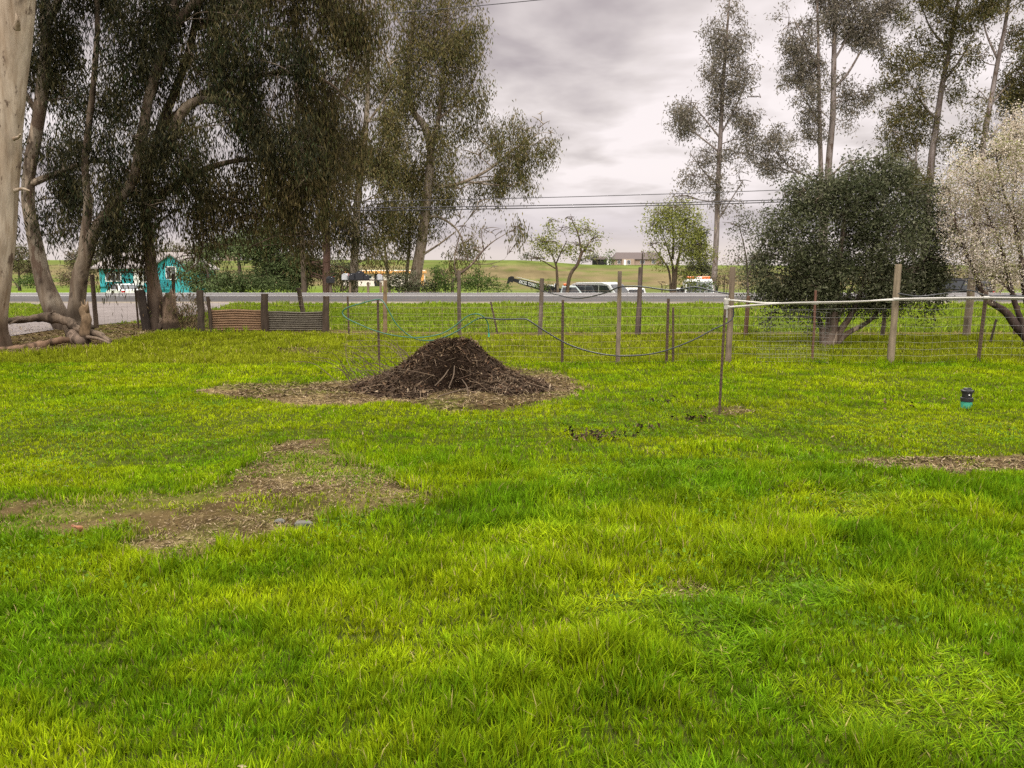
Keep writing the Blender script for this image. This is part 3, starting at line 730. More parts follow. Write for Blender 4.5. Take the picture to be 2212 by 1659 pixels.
tree('eucalyptus_tree', 'dark dense eucalyptus with reddish trunk, left of the mailboxes', 'tree', MG, 706, 53,
     [([(706, None), (705, 600), (706, 540), (703, 470), (700, 380), (705, 280), (700, 160)], .3, .07, [.3, .27, .25, .22, .19, .15, .06])],
     [(690, 430, 70, 70), (650, 520, 50, 60), (730, 500, 50, 70), (690, 580, 60, 40, .9), (740, 590, 35, 35, .9), (700, 330, 70, 70), (640, 420, 60, 60), (690, 220, 70, 80), (620, 590, 50, 40, .8), (600, 470, 40, 60), (660, 600, 40, 26, .9)],
     pale=(.15, .09, .07), tan=(.11, .07, .055), dark=(.05, .035, .03), seed=71, **dict(mk, pal=EUC))
tree('eucalyptus_tree', 'thin twin pale stems leaning beside the curving trunk across the road', 'tree', MG, 868, 58.5,
     [([(876, None), (878, 600), (884, 540), (886, 480), (890, 430), (896, 350)], .16, .05), ([(842, None), (838, 600), (832, 540), (826, 480), (836, 420)], .14, .05)],
     [(820, 520, 30, 40, .8), (860, 540, 30, 40, .7), (890, 420, 30, 40), (835, 440, 40, 50), (845, 600, 18, 18, .7)],
     pale=(.34, .28, .22), tan=(.2, .15, .11), dark=(.08, .06, .045), seed=81, **mk)
tree('eucalyptus_tree', 'small open weeping eucalyptus bending right over the shrubs, below the power lines', 'tree', MG, 972, 54,
     [([(978, None), (978, 610), (990, 595), (1018, 572), (1045, 540), (1068, 520), (1110, 495)], .12, .03, [.14, .12, .10, .08, .06, .035, .012]), ([(985, 598), (982, 560), (990, 520), (1000, 490)], .07, .012), ([(1020, 570), (1060, 570), (1090, 560)], .035, .01), ([(1045, 540), (1040, 500), (1050, 480)], .04, .01)],
     [(1000, 500, 30, 30, .6), (1060, 500, 40, 22, .6), (1112, 500, 24, 26, .65), (1100, 545, 18, 36, .5), (1030, 540, 28, 20, .4), (985, 560, 22, 36, .5), (1128, 520, 12, 22, .5), (1070, 580, 16, 22, .4), (1010, 560, 14, 30, .4)],
     pale=(.22, .17, .13), tan=(.14, .10, .08), dark=(.07, .05, .04), seed=91, **dict(mk, droop=.75, tau=1.1, per=30, spread=(.22, .22, .35), twig=.02))

# ---- beyond the road, right
RG = 'eucalyptus trees rising across the road on the right'
rk = dict(l=.28, wd=.036, droop=.45, tau=1.05, pal=EUC3, spread=(.30, .30, .30), per=34, thr=.46, nf=.6, nseg=8, wob=.05, twig=.028, shoots=4, pale=(.30, .255, .24), tan=(.22, .185, .17), dark=(.13, .10, .09))
tree('eucalyptus_tree', 'narrow columnar eucalyptus on one slender trunk, against the open sky', 'tree', RG, 1541, 63,
     [([(1541, None), (1543, 600), (1548, 500), (1551, 400), (1556, 300), (1561, 200), (1568, 100), (1576, 0), (1580, -40)], .3, .06, [.27, .23, .21, .19, .17, .15, .11, .06, .04]),
      ([(1551, 400), (1520, 370), (1490, 330)], .07, .03), ([(1557, 300), (1525, 260), (1500, 230)], .09, .03), ([(1557, 290), (1590, 230), (1610, 180)], .08, .03), ([(1548, 480), (1580, 430), (1605, 390)], .07, .03), ([(1556, 330), (1505, 290), (1470, 265)], .08, .03)],
     [(1570, 30, 35, 40), (1550, 85, 34, 45), (1595, 90, 34, 45), (1540, 150, 38, 45), (1600, 160, 38, 50), (1565, 200, 40, 40), (1605, 240, 36, 45), (1545, 240, 30, 35, .8), (1490, 225, 34, 36), (1470, 260, 34, 32), (1505, 280, 36, 30), (1530, 330, 30, 30, .7), (1620, 300, 24, 34, .9), (1600, 340, 38, 36), (1490, 385, 32, 18, .9), (1530, 400, 36, 26), (1595, 390, 34, 30), (1470, 425, 24, 12, .7), (1560, 440, 40, 20, .6), (1510, 355, 30, 15, .6), (1635, 210, 12, 20, .7)], seed=101, **rk)
tree('eucalyptus_tree', 'twin trunked tall eucalyptus above the dark round bush', 'tree', RG, 1772, 62,
     [([(1776, None), (1780, 500), (1787, 400), (1792, 330), (1799, 250), (1801, 150), (1803, 60), (1806, -60), (1806, -180)], .36, .08, [.33, .29, .26, .24, .22, .19, .16, .12, .06]),
      ([(1768, None), (1776, 480), (1774, 400), (1772, 320), (1770, 220), (1768, 120), (1766, 20), (1762, -100)], .24, .06), ([(1771, 270), (1740, 215), (1720, 180)], .08, .03), ([(1801, 190), (1830, 160), (1860, 110), (1895, 50)], .12, .04), ([(1776, 400), (1740, 380), (1705, 360), (1680, 330)], .1, .03), ([(1790, 385), (1830, 350), (1870, 345), (1900, 335)], .08, .03), ([(1802, 130), (1830, 80), (1850, 20)], .10, .04), ([(1769, 150), (1735, 90), (1715, 40)], .09, .03)],
     [(1700, 60, 30, 50, .9), (1740, 70, 40, 60), (1770, 30, 40, 50), (1725, 140, 45, 45), (1760, 160, 35, 50), (1745, 220, 42, 40), (1715, 190, 30, 30), (1770, 260, 36, 36, .8), (1750, 300, 30, 24, .7), (1840, 30, 60, 50), (1905, 40, 40, 50), (1930, 10, 24, 40), (1880, 90, 40, 34), (1840, 110, 40, 40), (1815, 190, 30, 40, .7), (1850, 215, 42, 30), (1880, 205, 22, 26, .9), (1680, 310, 36, 40), (1655, 330, 26, 40, .9), (1700, 360, 40, 30, .8), (1665, 375, 24, 30, .8), (1820, 40, 50, 60, .8), (1780, -60, 90, 60), (1860, -60, 80, 50), (1820, 260, 30, 24, .6)], seed=111, **rk)
tree('eucalyptus_tree', 'leaning eucalyptus with bare lower trunk, between the twin trunks and the blossom tree', 'tree', RG, 2005, 61,
     [([(1996, None), (2000, 500), (2008, 400), (2014, 330), (2024, 260), (2036, 180), (2052, 100), (2070, 0), (2085, -120)], .36, .08, [.34, .3, .27, .25, .22, .19, .16, .12, .06]),
      ([(2024, 260), (1990, 220), (1960, 170)], .1, .03), ([(2008, 400), (1970, 350), (1945, 300)], .09, .03), ([(2036, 180), (2080, 120), (2110, 60)], .1, .03), ([(1975, None), (1976, 480), (1978, 380), (1980, 300)], .14, .05), ([(2050, 110), (2010, 60), (1990, 10)], .1, .03)],
     [(1975, 25, 45, 45), (2030, 45, 50, 50), (1985, 100, 36, 36, .9), (1930, 140, 36, 34), (1965, 150, 34, 40), (1915, 190, 30, 30), (1935, 235, 34, 34), (1980, 220, 40, 45), (1930, 290, 36, 38), (1965, 310, 36, 45), (1920, 340, 30, 26, .8), (1985, 380, 40, 40), (2040, 120, 44, 44), (2060, 190, 30, 40, .8), (2090, 70, 40, 50), (2000, 270, 30, 40), (2040, 300, 36, 40, .8), (2060, -50, 90, 60), (1960, 400, 40, 30), (2020, 430, 40, 40)], seed=121, **dict(rk, pal=EUC2, tau=1.0))
tree('eucalyptus_tree', 'tall eucalyptus at the right edge, rising out of the blossom', 'tree', RG, 2118, 58,
     [([(2100, None), (2108, 500), (2116, 400), (2124, 310), (2140, 220), (2156, 130), (2172, 50), (2185, -60), (2195, -170)], .4, .08, [.28, .25, .22, .2, .17, .15, .12, .09, .04]),
      ([(2140, 225), (2180, 180), (2210, 140)], .1, .03), ([(2124, 310), (2165, 270), (2200, 240)], .1, .03), ([(2156, 130), (2130, 70), (2120, 10)], .09, .03)],
     [(2130, 40, 40, 50), (2180, 30, 50, 50), (2225, 60, 40, 60), (2160, 110, 44, 45), (2205, 140, 44, 45), (2120, 130, 30, 40, .8), (2110, 210, 34, 40), (2155, 210, 44, 44), (2200, 225, 44, 44), (2105, 280, 36, 36), (2150, 300, 44, 40), (2200, 310, 44, 40), (2170, -60, 90, 60), (2090, 340, 30, 30, .8), (2240, 180, 40, 60), (2260, 280, 40, 60)], seed=131, **dict(rk, pal=EUC2, tau=1.05))

# ---- bushes and small trees across the road
OLV = [(.034, .040, .018), (.048, .055, .025), (.068, .073, .034), (.092, .096, .05), (.125, .124, .078)]
gk = dict(l=.12, wd=.022, droop=.2, tau=1.5, spread=(.2, .2, .16), per=40, thr=.40, nf=.9, nseg=7, twig=.015, shoots=4)
tree('large_bush', 'broad dark green feathery bush across the road beside the teal house', 'bush', None, 520, 53,
     [([(520, None), (520, 600), (515, 560), (510, 520)], .2, .05), ([(560, None), (575, 590), (590, 560)], .12, .04), ([(455, None), (450, 595), (440, 570)], .12, .04)],
     [(500, 560, 70, 50), (600, 540, 50, 46), (560, 520, 56, 40), (640, 575, 40, 40, .9), (570, 560, 60, 55), (440, 590, 55, 40), (530, 600, 80, 34), (610, 590, 45, 40), (410, 610, 26, 20), (550, 530, 50, 32), (470, 615, 60, 18), (600, 618, 50, 16), (480, 530, 40, 26, .8)],
     pal=[(.06, .082, .03), (.08, .108, .04), (.105, .135, .05), (.13, .158, .065)], pale=(.15, .11, .08), tan=(.1, .08, .06), seed=141, **dict(gk, l=.26, wd=.035, nf=.5, spread=(.3, .3, .2), droop=.3))
YEL = [(.13, .145, .03), (.18, .19, .04), (.23, .23, .055), (.16, .165, .045)]
dk = dict(l=.16, wd=.04, droop=.25, tau=.95, spread=(.3, .3, .22), per=20, thr=.42, nf=.5, nseg=6, twig=.014, shoots=14, pale=(.12, .085, .06), tan=(.09, .065, .05), dark=(.05, .035, .03), pal=YEL)
DG = 'young leafing trees across the road in the middle distance'
tree('deciduous_tree', 'sparse spring tree with two leaning stems in front of the tow truck', 'tree', DG, 1216, 56.5,
     [([(1207, None), (1203, 590), (1200, 570), (1188, 540), (1172, 510)], .12, .012), ([(1222, None), (1230, 600), (1247, 572), (1256, 548), (1262, 540), (1280, 515), (1292, 500)], .16, .05, [.15, .13, .12, .11, .075, .035, .012]), ([(1256, 548), (1250, 510), (1238, 480), (1232, 462)], .08, .012), ([(1200, 572), (1212, 545), (1225, 520)], .06, .03), ([(1200, 580), (1165, 560), (1140, 552)], .05, .02)],
     [(1185, 528, 34, 24), (1165, 520, 20, 16, .7), (1215, 500, 34, 26), (1232, 475, 18, 18, .45), (1265, 505, 28, 32, .5), (1245, 530, 30, 20, .7), (1290, 520, 18, 22, .35), (1275, 545, 20, 12, .4), (1195, 480, 20, 14, .3), (1220, 545, 20, 12, .6), (1160, 560, 24, 6, .3)], seed=151, **dk)
tree('deciduous_tree', 'bushy yellow green spring tree left of the slender pale trunk', 'tree', DG, 1454, 57,
     [([(1454, None), (1455, 600), (1452, 570), (1440, 530), (1425, 490)], .16, .014), ([(1458, None), (1460, 590), (1470, 540), (1480, 490), (1478, 450)], .15, .014), ([(1452, None), (1446, 590), (1430, 560), (1408, 530)], .1, .03), ([(1453, 560), (1455, 510), (1450, 460)], .1, .03)],
     [(1430, 465, 36, 28, .9), (1470, 455, 36, 24), (1410, 490, 24, 30, .7), (1450, 500, 36, 34, .8), (1492, 490, 32, 40, 1), (1415, 535, 30, 26, .4), (1500, 540, 26, 40, .9), (1460, 545, 34, 30, .5), (1490, 590, 26, 30, .6), (1425, 575, 26, 20, .35), (1530, 560, 20, 30, .5)], seed=161, **dict(dk, tau=1.1))
tree('evergreen_tree', 'dark evergreen tree behind the bushy spring tree', 'tree', None, 1512, 66,
     [([(1512, None), (1512, 580), (1512, 520), (1512, 490)], .2, .05)],
     [(1512, 520, 22, 28), (1510, 560, 28, 30), (1500, 590, 30, 22), (1525, 590, 20, 24), (1512, 495, 14, 18)], pal=OLV, pale=(.1, .08, .06), tan=(.08, .06, .05), seed=171, **dict(gk, l=.24, wd=.04, nf=.6, spread=(.3, .3, .2)))
BRN0 = [(.085, .065, .04), (.11, .08, .05), (.075, .07, .03), (.10, .10, .04)]
for U_, b_, lb_, sd_, pl_ in ((40, [(40, 560, 50, 34), (10, 580, 40, 26), (70, 588, 30, 20)], 'brownish tree at the far left behind the big pale trunk, beyond the road', 301, BRN0),
        (165, [(165, 555, 50, 30), (200, 575, 36, 24), (130, 580, 34, 22)], 'brownish tree seen low between the leaning and the forked trunk', 302, BRN0),
        (262, [(262, 548, 46, 26), (300, 556, 34, 22), (230, 566, 28, 18)], 'brownish tree standing behind the left half of the teal house', 303, OLV),
        (395, [(395, 550, 48, 30), (440, 560, 36, 26), (360, 560, 28, 18)], 'brownish tree standing behind the right end of the teal house', 304, BRN0),
        (660, [(660, 575, 44, 28), (620, 570, 40, 34), (705, 585, 34, 24)], 'grey green tree far behind the dark reddish trunk', 305, OLV),
        (738, [(738, 578, 30, 26), (765, 590, 24, 20), (715, 595, 22, 18)], 'small grey green tree far behind the slim trunk at the mailboxes', 306, OLV),
        (2005, [(2005, 580, 40, 30), (2050, 592, 30, 22), (1960, 590, 30, 20)], 'brownish tree far behind the right side of the olive tree', 307, BRN0),
        (2150, [(2150, 575, 46, 34), (2200, 585, 36, 26), (2105, 595, 26, 16)], 'brownish tree far behind the blossom tree', 308, BRN0)):
    tree('background_tree', lb_, 'tree', 'trees filling the gap behind the houses', U_, 92, [([(U_, None), (U_, b_[0][1])], .2, .06), ([(U_ + 4, None), (b_[1][0], b_[1][1])], .12, .05)], b_, pal=pl_, pale=(.14, .11, .085), tan=(.11, .085, .065), seed=sd_, **dict(gk, l=.26, wd=.05, nf=.4, spread=(.35, .35, .25), per=30, thr=.45, tau=1.2, twig=.03))
SHG = 'shrubs growing along the far edge of the road'
GRN = [(.05, .085, .018), (.075, .115, .024), (.10, .14, .03), (.065, .09, .03)]
BRN = [(.13, .095, .06), (.16, .115, .075), (.11, .085, .05), (.12, .12, .05)]
def shrub(U, Y, blobs, label, pal=GRN, seed=1, **kw):
    u0, v0 = blobs[0][0], blobs[0][1]
    tree('shrub', label, 'shrub', SHG, U, Y, [([(U, None), (U, v0 + 8), (u0, v0)], .06, .02), ([(U + 2, None), (U + 8, v0 + 6)], .04, .02)], blobs, pal=pal, pale=(.12, .09, .07), tan=(.1, .075, .06), seed=seed, **dict(dict(gk, l=.17, wd=.034, tau=1.1, nf=.9, spread=(.2, .2, .14), per=24, shoots=5, twig=.014), **kw))
shrub(1032, 51.5, [(1030, 606, 30, 22), (1008, 612, 20, 18), (1055, 612, 26, 16), (1085, 620, 18, 10)], 'leafy green shrub under the weeping tree at the roadside', seed=181)
shrub(862, 51.8, [(850, 608, 24, 20, .8), (882, 606, 22, 22, .9), (862, 596, 14, 12, .6)], 'olive green shrub in front of the right half of the mobile home', OLV, seed=190)
shrub(962, 52.5, [(960, 600, 26, 34), (938, 600, 20, 40), (975, 618, 24, 14)], 'tall green shrub between the curving trunk and the weeping tree', seed=182, tau=.8)
shrub(905, 52, [(905, 620, 40, 14), (870, 622, 24, 10), (930, 622, 24, 12)], 'low dark shrub at the foot of the curving eucalyptus', OLV, seed=183)
shrub(78, 58, [(80, 606, 30, 16), (54, 612, 20, 12), (100, 614, 16, 10)], 'round dark green shrub at the far left beyond the road', seed=184)
shrub(160, 60, [(158, 596, 24, 22), (180, 606, 20, 16), (140, 606, 16, 14)], 'brown budding shrub seen between the forked trunks', BRN, seed=185)
shrub(1565, 58, [(1565, 600, 30, 26, .6), (1595, 606, 24, 24, .6), (1545, 616, 16, 14, .6), (1580, 570, 22, 16, .35)], 'bare brown shrub right of the slender pale trunk', BRN, seed=186, tau=.7, per=14)
shrub(1520, 57, [(1530, 618, 20, 14, .8), (1500, 622, 14, 10, .8)], 'green shrub in front of the tow truck with the orange light bar', seed=187)
shrub(1190, 57.5, [(1172, 618, 14, 14, .9), (1160, 624, 10, 8, .9)], 'small bright shrub beside the tow boom', GRN, seed=188)
shrub(1430, 58.5, [(1425, 612, 20, 9, .9), (1440, 620, 18, 8, .9)], 'white flowering shrub behind the leaning fence post', [(.55, .50, .40), (.6, .52, .42), (.3, .26, .15)], seed=189)
HG = 'bushes along the crest of the far hill'
def hillbush(U, Y, blobs, label, seed, pal=OLV):
    tree('hill_bush', label, 'bush', HG, U, Y, [([(U, None), (U, blobs[0][1])], .2, .06)], blobs, pal=pal, pale=(.12, .09, .07), tan=(.1, .08, .06), seed=seed, **dict(gk, l=.55, wd=.16, tau=1.1, nf=.25, spread=(.7, .7, .4), per=16, shoots=3, twig=.06))
hillbush(1148, 262, [(1145, 553, 14, 7), (1160, 557, 12, 5), (1130, 558, 8, 4)], 'low dark bush on the hill crest left of the sparse spring tree', 191)
hillbush(1290, 262, [(1288, 556, 16, 9), (1270, 560, 12, 7), (1308, 560, 12, 8), (1250, 562, 12, 5)], 'dark clump of bushes on the hill crest left of the hilltop house', 192)
hillbush(1316, 258, [(1316, 552, 7, 14), (1318, 566, 8, 6)], 'slim pointed bush standing just left of the hilltop house', 193, GRN)

# ---- the two trees behind the near fence
tree('olive_tree', 'wide dark grey green olive tree with several low stems behind the white pipes', 'tree', None, 1800, 16.9,
     [([(1792, None), (1795, 725), (1797, 690), (1802, 640), (1812, 570), (1825, 470)], .13, .03, [.2, .17, .13, .10, .07, .03]), ([(1802, None), (1815, 715), (1838, 680), (1856, 640), (1880, 560), (1900, 480)], .09, .02), ([(1808, None), (1828, 722), (1868, 700), (1890, 682), (1918, 640), (1950, 560)], .07, .02),
      ([(1786, None), (1776, 715), (1768, 685), (1750, 640), (1720, 560)], .08, .02), ([(1796, None), (1806, 700), (1822, 660), (1850, 600)], .06, .02), ([(1795, 720), (1800, 680), (1788, 620), (1760, 540)], .06, .02)],
     [(1830, 430, 85, 72), (1915, 420, 70, 66), (1760, 440, 60, 60), (1720, 510, 70, 70), (1830, 530, 100, 90), (1930, 510, 80, 80), (1990, 520, 50, 80), (1690, 590, 60, 60), (1790, 600, 90, 60), (1880, 610, 90, 50), (1960, 600, 70, 60), (1670, 640, 46, 40, .9), (1740, 655, 50, 30, .9), (1990, 650, 36, 36, .8), (1930, 660, 40, 24, .7), (1850, 385, 50, 40), (1930, 380, 40, 34), (1655, 560, 30, 30, .7), (2010, 580, 30, 50, .8), (1630, 600, 22, 26, .5), (1790, 400, 40, 26, .8), (1700, 445, 26, 22, .6), (1758, 388, 26, 20, .6), (1840, 350, 26, 18, .6), (1900, 343, 30, 18, .6), (1968, 368, 26, 22, .6), (2022, 432, 26, 26, .6), (2046, 505, 18, 30, .6), (1655, 505, 26, 24, .6), (1632, 560, 22, 26, .5), (1720, 420, 40, 30, .6), (2030, 520, 26, 50, .6), (1980, 430, 40, 40, .7), (1660, 685, 14, 22, .6), (1745, 690, 26, 20, .5), (1740, 620, 60, 50), (1830, 635, 80, 40), (1920, 635, 60, 40), (1790, 670, 40, 20, .6), (1880, 668, 40, 18, .5), (1990, 600, 50, 56), (1700, 560, 60, 50)],
     l=.085, wd=.014, droop=.3, tau=1.55, pal=OLV, spread=(.14, .14, .12), per=46, thr=.42, nf=1.6, nseg=10, wob=.2, twig=.007, shoots=6, pale=(.16, .12, .09), tan=(.10, .075, .055), dark=(.04, .03, .022), rough_h=0, seed=201)
tree('wispy_sapling', 'sparse grey leaved sapling at the left edge of the olive tree', 'tree', None, 1618, 24,
     [([(1618, None), (1616, 640), (1612, 560), (1600, 500)], .05, .012), ([(1614, 600), (1640, 540), (1670, 500)], .03, .01)],
     [(1590, 480, 34, 26, .45), (1625, 500, 36, 36, .55), (1600, 560, 24, 34, .5), (1640, 560, 26, 40, .6), (1608, 620, 22, 30, .5), (1670, 470, 30, 26, .5)],
     l=.09, wd=.016, droop=.3, tau=.8, pal=[(.09, .09, .06), (.12, .115, .085), (.08, .085, .05)], spread=(.14, .14, .12), per=20, thr=.42, nf=1.2, nseg=6, twig=.008, shoots=5, pale=(.16, .12, .1), tan=(.12, .09, .075), seed=211)
BLO = [(.48, .41, .33), (.56, .49, .41), (.42, .35, .26), (.64, .57, .49), (.25, .25, .10)]
tree('blossom_tree', 'fruit tree covered in cream blossom at the right edge, leaning left over the fence', 'tree', None, 2236, 16.3,
     [([(2240, None), (2222, 735), (2196, 705), (2170, 672), (2130, 645), (2110, 600), (2085, 540), (2060, 470)], .12, .015, [.14, .105, .085, .075, .055, .045, .03, .015]), ([(2225, 738), (2205, 690), (2188, 640), (2170, 560), (2140, 480), (2110, 400)], .07, .012), ([(2235, None), (2222, 680), (2212, 620), (2200, 520), (2170, 420), (2150, 330)], .08, .012),
      ([(2250, None), (2245, 660), (2235, 560), (2225, 440), (2215, 300)], .09, .012), ([(2180, 610), (2130, 540), (2095, 460)], .03, .01), ([(2195, 640), (2150, 600), (2120, 590), (2075, 560)], .03, .01), ([(2200, 520), (2188, 440), (2200, 350)], .03, .01)],
     [(2110, 500, 60, 60), (2060, 470, 40, 60, .8), (2150, 430, 60, 70), (2090, 400, 50, 50, .9), (2200, 400, 60, 70), (2180, 510, 60, 60), (2120, 570, 50, 40, .9), (2190, 590, 50, 36, .8), (2160, 340, 45, 50, .8), (2215, 300, 45, 60), (2070, 540, 30, 36, .7), (2240, 500, 50, 80), (2040, 420, 24, 36, .5), (2130, 620, 36, 22, .45), (2260, 380, 60, 90), (2075, 360, 30, 40, .55), (2190, 260, 30, 34, .6), (2240, 600, 40, 50, .6)],
     l=.034, wd=.016, droop=.0, tau=1.0, pal=BLO, spread=(.10, .10, .10), per=34, thr=.40, nf=1.5, nseg=8, wob=.15, twig=.006, shoots=9, pale=(.085, .06, .05), tan=(.065, .045, .038), dark=(.03, .022, .02), seed=221, leafmat='petal')
print('leaves', NT[0])

# ---------------------------------------------------------------- compost heap
def build_heap():
    cx, cy_ = G(972, 838); cy_ += .15
    root = thing('compost_heap', (cx, cy_, float(hgt(cx, cy_))), 'dark brown heap of rotting leaves, bark and twigs on bare earth', 'compost heap')
    nr, na = 90, 220
    a = np.linspace(0, 2 * np.pi, na, endpoint=False)[None, :]; r = np.linspace(0, 1, nr)[:, None]
    def prof(t): return np.interp(t, [0, .12, .2, .3, .42, .56, .72, .88, 1.0], [.67, .66, .62, .53, .355, .21, .105, .04, -.05])
    Rr = 1.33 + .16 * np.cos(2 * a) - .10 * np.sin(a) + .12 * (noise(np.cos(a) * 2, np.sin(a) * 2, 0, 5) - .5)
    X = r * Rr * np.cos(a); Y = r * Rr * np.sin(a) * .86
    Z = prof(r + 0 * a)
    n = fbm(X * 3.1, Y * 3.1, Z * 3.1, 3, 4) - .5; n2 = fbm(X * 14, Y * 14, Z * 14, 9, 2) - .5
    Z = Z + n * .16 * np.minimum(1, (1.05 - r) * 3) + n2 * .05
    hx, hy = .07, -.74                       # hollow on the near side
    d = np.sqrt(((X - hx) / .30) ** 2 + ((Y - hy) / .34) ** 2)
    Z = Z - .26 * np.exp(-d ** 4) ; Y = Y + .42 * np.exp(-d ** 3)
    d2 = np.sqrt(((X - .55) / .13) ** 2 + ((Y + .72) / .2) ** 2); Z = Z - .10 * np.exp(-d2 ** 2)
    V = np.stack([X, Y, Z], -1)
    i = np.arange(nr - 1)[:, None] * na; j = np.arange(na)[None]; j2 = (j + 1) % na
    q = np.stack([i + j, i + na + j, i + na + j2, i + j2], -1).reshape(-1, 4)
    mb = MB(); mb.add(V.reshape(-1, 3), q); mb.build('mound', M['mound'], root, smooth=True)
    def surf(k, lim=(.0, .97), pw=.6):
        ri = (lim[0] + (lim[1] - lim[0]) * rng.uniform(0, 1, k) ** pw) * (nr - 1); ai = rng.integers(0, na, k)
        return V[ri.astype(int), ai]
    fl = MB()
    for cnt, s, p in ((15000, .016, (.26, .27, .16, .07, .14, .03, .07)), (4200, .034, (.28, .2, .2, .1, .12, .04, .06))):
        P = surf(cnt)
        flakes(fl, P[:, 0], P[:, 1], P[:, 2] + rng.uniform(.0, .028, cnt), s, mulchcol(cnt, p), .6, .3)
    tag(fl.build('mulch', M['mulch'], root), kind='stuff')
    def twigmesh(k, lmin, lmax, rad, lim, up, seed, pale):
        mb = MB()
        for t in range(k):
            p = surf(1, lim, .5)[0]; L = rng.uniform(lmin, lmax)
            ang = math.atan2(p[1], p[0]) + rng.normal(0, .9)
            d = np.array([math.cos(ang), math.sin(ang), rng.uniform(*up)]); d /= np.linalg.norm(d)
            s = rng.normal(0, .12, 3)
            pts = [p - d * L * .35 + [0, 0, .02], p + s * L * .3 + [0, 0, .02], p + d * L * .65 + s * L * .5 + [0, 0, .02]]
            for w in pts: w[2] = max(w[2], -.02 + .025 * rng.uniform())
            c = np.array([.135, .098, .066]) * rng.uniform(.5, 1.5) if rng.uniform() < pale else np.array([.075, .05, .035]) * rng.uniform(.6, 1.5)
            rr = rad * rng.uniform(.6, 1.4)
            tube(mb, pts, [rr, rr * .8, rr * .4], 4, 3, c)
        return mb
    tag(twigmesh(650, .10, .45, .0036, (.25, .98), (-.6, .1), 1, .55).build('twigs', M['mulch'], root), kind='stuff')
    for k in range(18):
        twigmesh(1, .35, .7, .0065, (.4, .92), (-.5, .05), 2, .6).build('stick', M['mulch'], root)
    # sticks standing across the hollow
    for x0, z0, x1, z1 in ((-.13, .16, .02, .33), (.05, .14, .10, .38), (.30, .03, .20, .20), (-.10, .02, .34, .10)):
        mb = MB(); tube(mb, [(x0, -.95, z0), ((x0 + x1) / 2 + .03, -.86, (z0 + z1) / 2 + .02), (x1, -.62, z1)], [.008, .008, .005], 5, 3, np.array([.095, .07, .05]))
        mb.build('stick', M['mulch'], root)
    # whippy prunings standing out to the left
    mb = MB()
    for k in range(34):
        p = np.array([rng.uniform(-1.5, -.5), rng.uniform(-.5, .5), 0.08]); p[2] = max(.05, .42 - .28 * abs(p[0]))
        e = p + np.array([rng.uniform(-.75, -.05), rng.uniform(-.3, .3), rng.uniform(.02, .52)])
        m = (p + e) / 2 + rng.normal(0, .05, 3) + [0, 0, .05]
        c = np.array([.085, .062, .045]) * rng.uniform(.6, 1.5)
        tube(mb, [p, m, e], [.0062, .005, .0026], 4, 4, c)
        for q in range(rng.integers(0, 3)):
            s = m + (e - m) * rng.uniform(0, .8)
            tube(mb, [s, s + rng.normal(0, .09, 3) + [-.05, 0, .05]], [.0026, .0012], 3, 1, c)
    tag(mb.build('prunings', M['mulch'], root), kind='stuff')
build_heap()

# ---------------------------------------------------------------- posts and fences
def postcol(base):
    def fn(V, D):
        n = fbm(V[:, 0] * 22, V[:, 1] * 22, V[:, 2] * 2.2, 4, 3)[:, None]
        n2 = fbm(V[:, 0] * 6, V[:, 1] * 6, V[:, 2] * 5, 8, 2)[:, None]
        c = np.array(base) * (.6 + .8 * n)
        return c + (np.array([.07, .055, .04]) - c) * ss(.58, .72, n2) * .6
    return fn
def wood_post(parent, base, ut, vt, ub, Y, width, col=(.24, .19, .14), dz=0, name='wooden_post', top=None, n=9, wob=.10):
    a = W(ub, 700, Y); a[2] = hgt(a[0], Y) - .12; b = W(ut, vt, Y + dz)
    r = width * .43 * Y / F; col = [q * .72 for q in col]
    mb = MB(); m = a * .5 + b * .5 + np.array([rng.normal(0, r * .15), 0, 0])
    tube(mb, [a, a * .7 + b * .3, m, a * .2 + b * .8, b - (b - a) * .01, b], [r * 1.06, r * 1.02, r, r * .97, r * .96, r * .82 if top is None else r * top], n, 4, colfn=postcol(col), wob=wob, seed=int(ub), smoothp=True, wf=9)
    return mb.build(name, M['wood'], parent, loc=base)
def steel_post(parent, base, ut, vt, ub, Y, width=5, name='steel_post'):
    a = W(ub, 700, Y); a[2] = hgt(a[0], Y) - .1; b = W(ut, vt, Y)
    w = width * Y / F; mb = MB()
    def plate(off, s):
        v = []
        for p in (a, b):
            for sx, sy in ((-1, -1), (1, -1), (1, 1), (-1, 1)): v.append(p + np.array([off[0] + sx * s[0] / 2, off[1] + sy * s[1] / 2, 0]))
        mb.add(v, [[0, 1, 5, 4], [1, 2, 6, 5], [2, 3, 7, 6], [3, 0, 4, 7], [3, 2, 1, 0], [4, 5, 6, 7]])
    t = w * .22
    plate((0, 0), (w, t)); plate((0, t / 2 + w * .42), (t, w * .84))
    L = b[2] - a[2]
    for k in range(int(L / .055)):
        q = a + (b - a) * ((k + .5) * .055 / L)
        box(mb, q + [0, -t / 2 - .006, 0], (w * .34, .012, .018))
    return mb.build(name, M['tpost'], parent, loc=base)

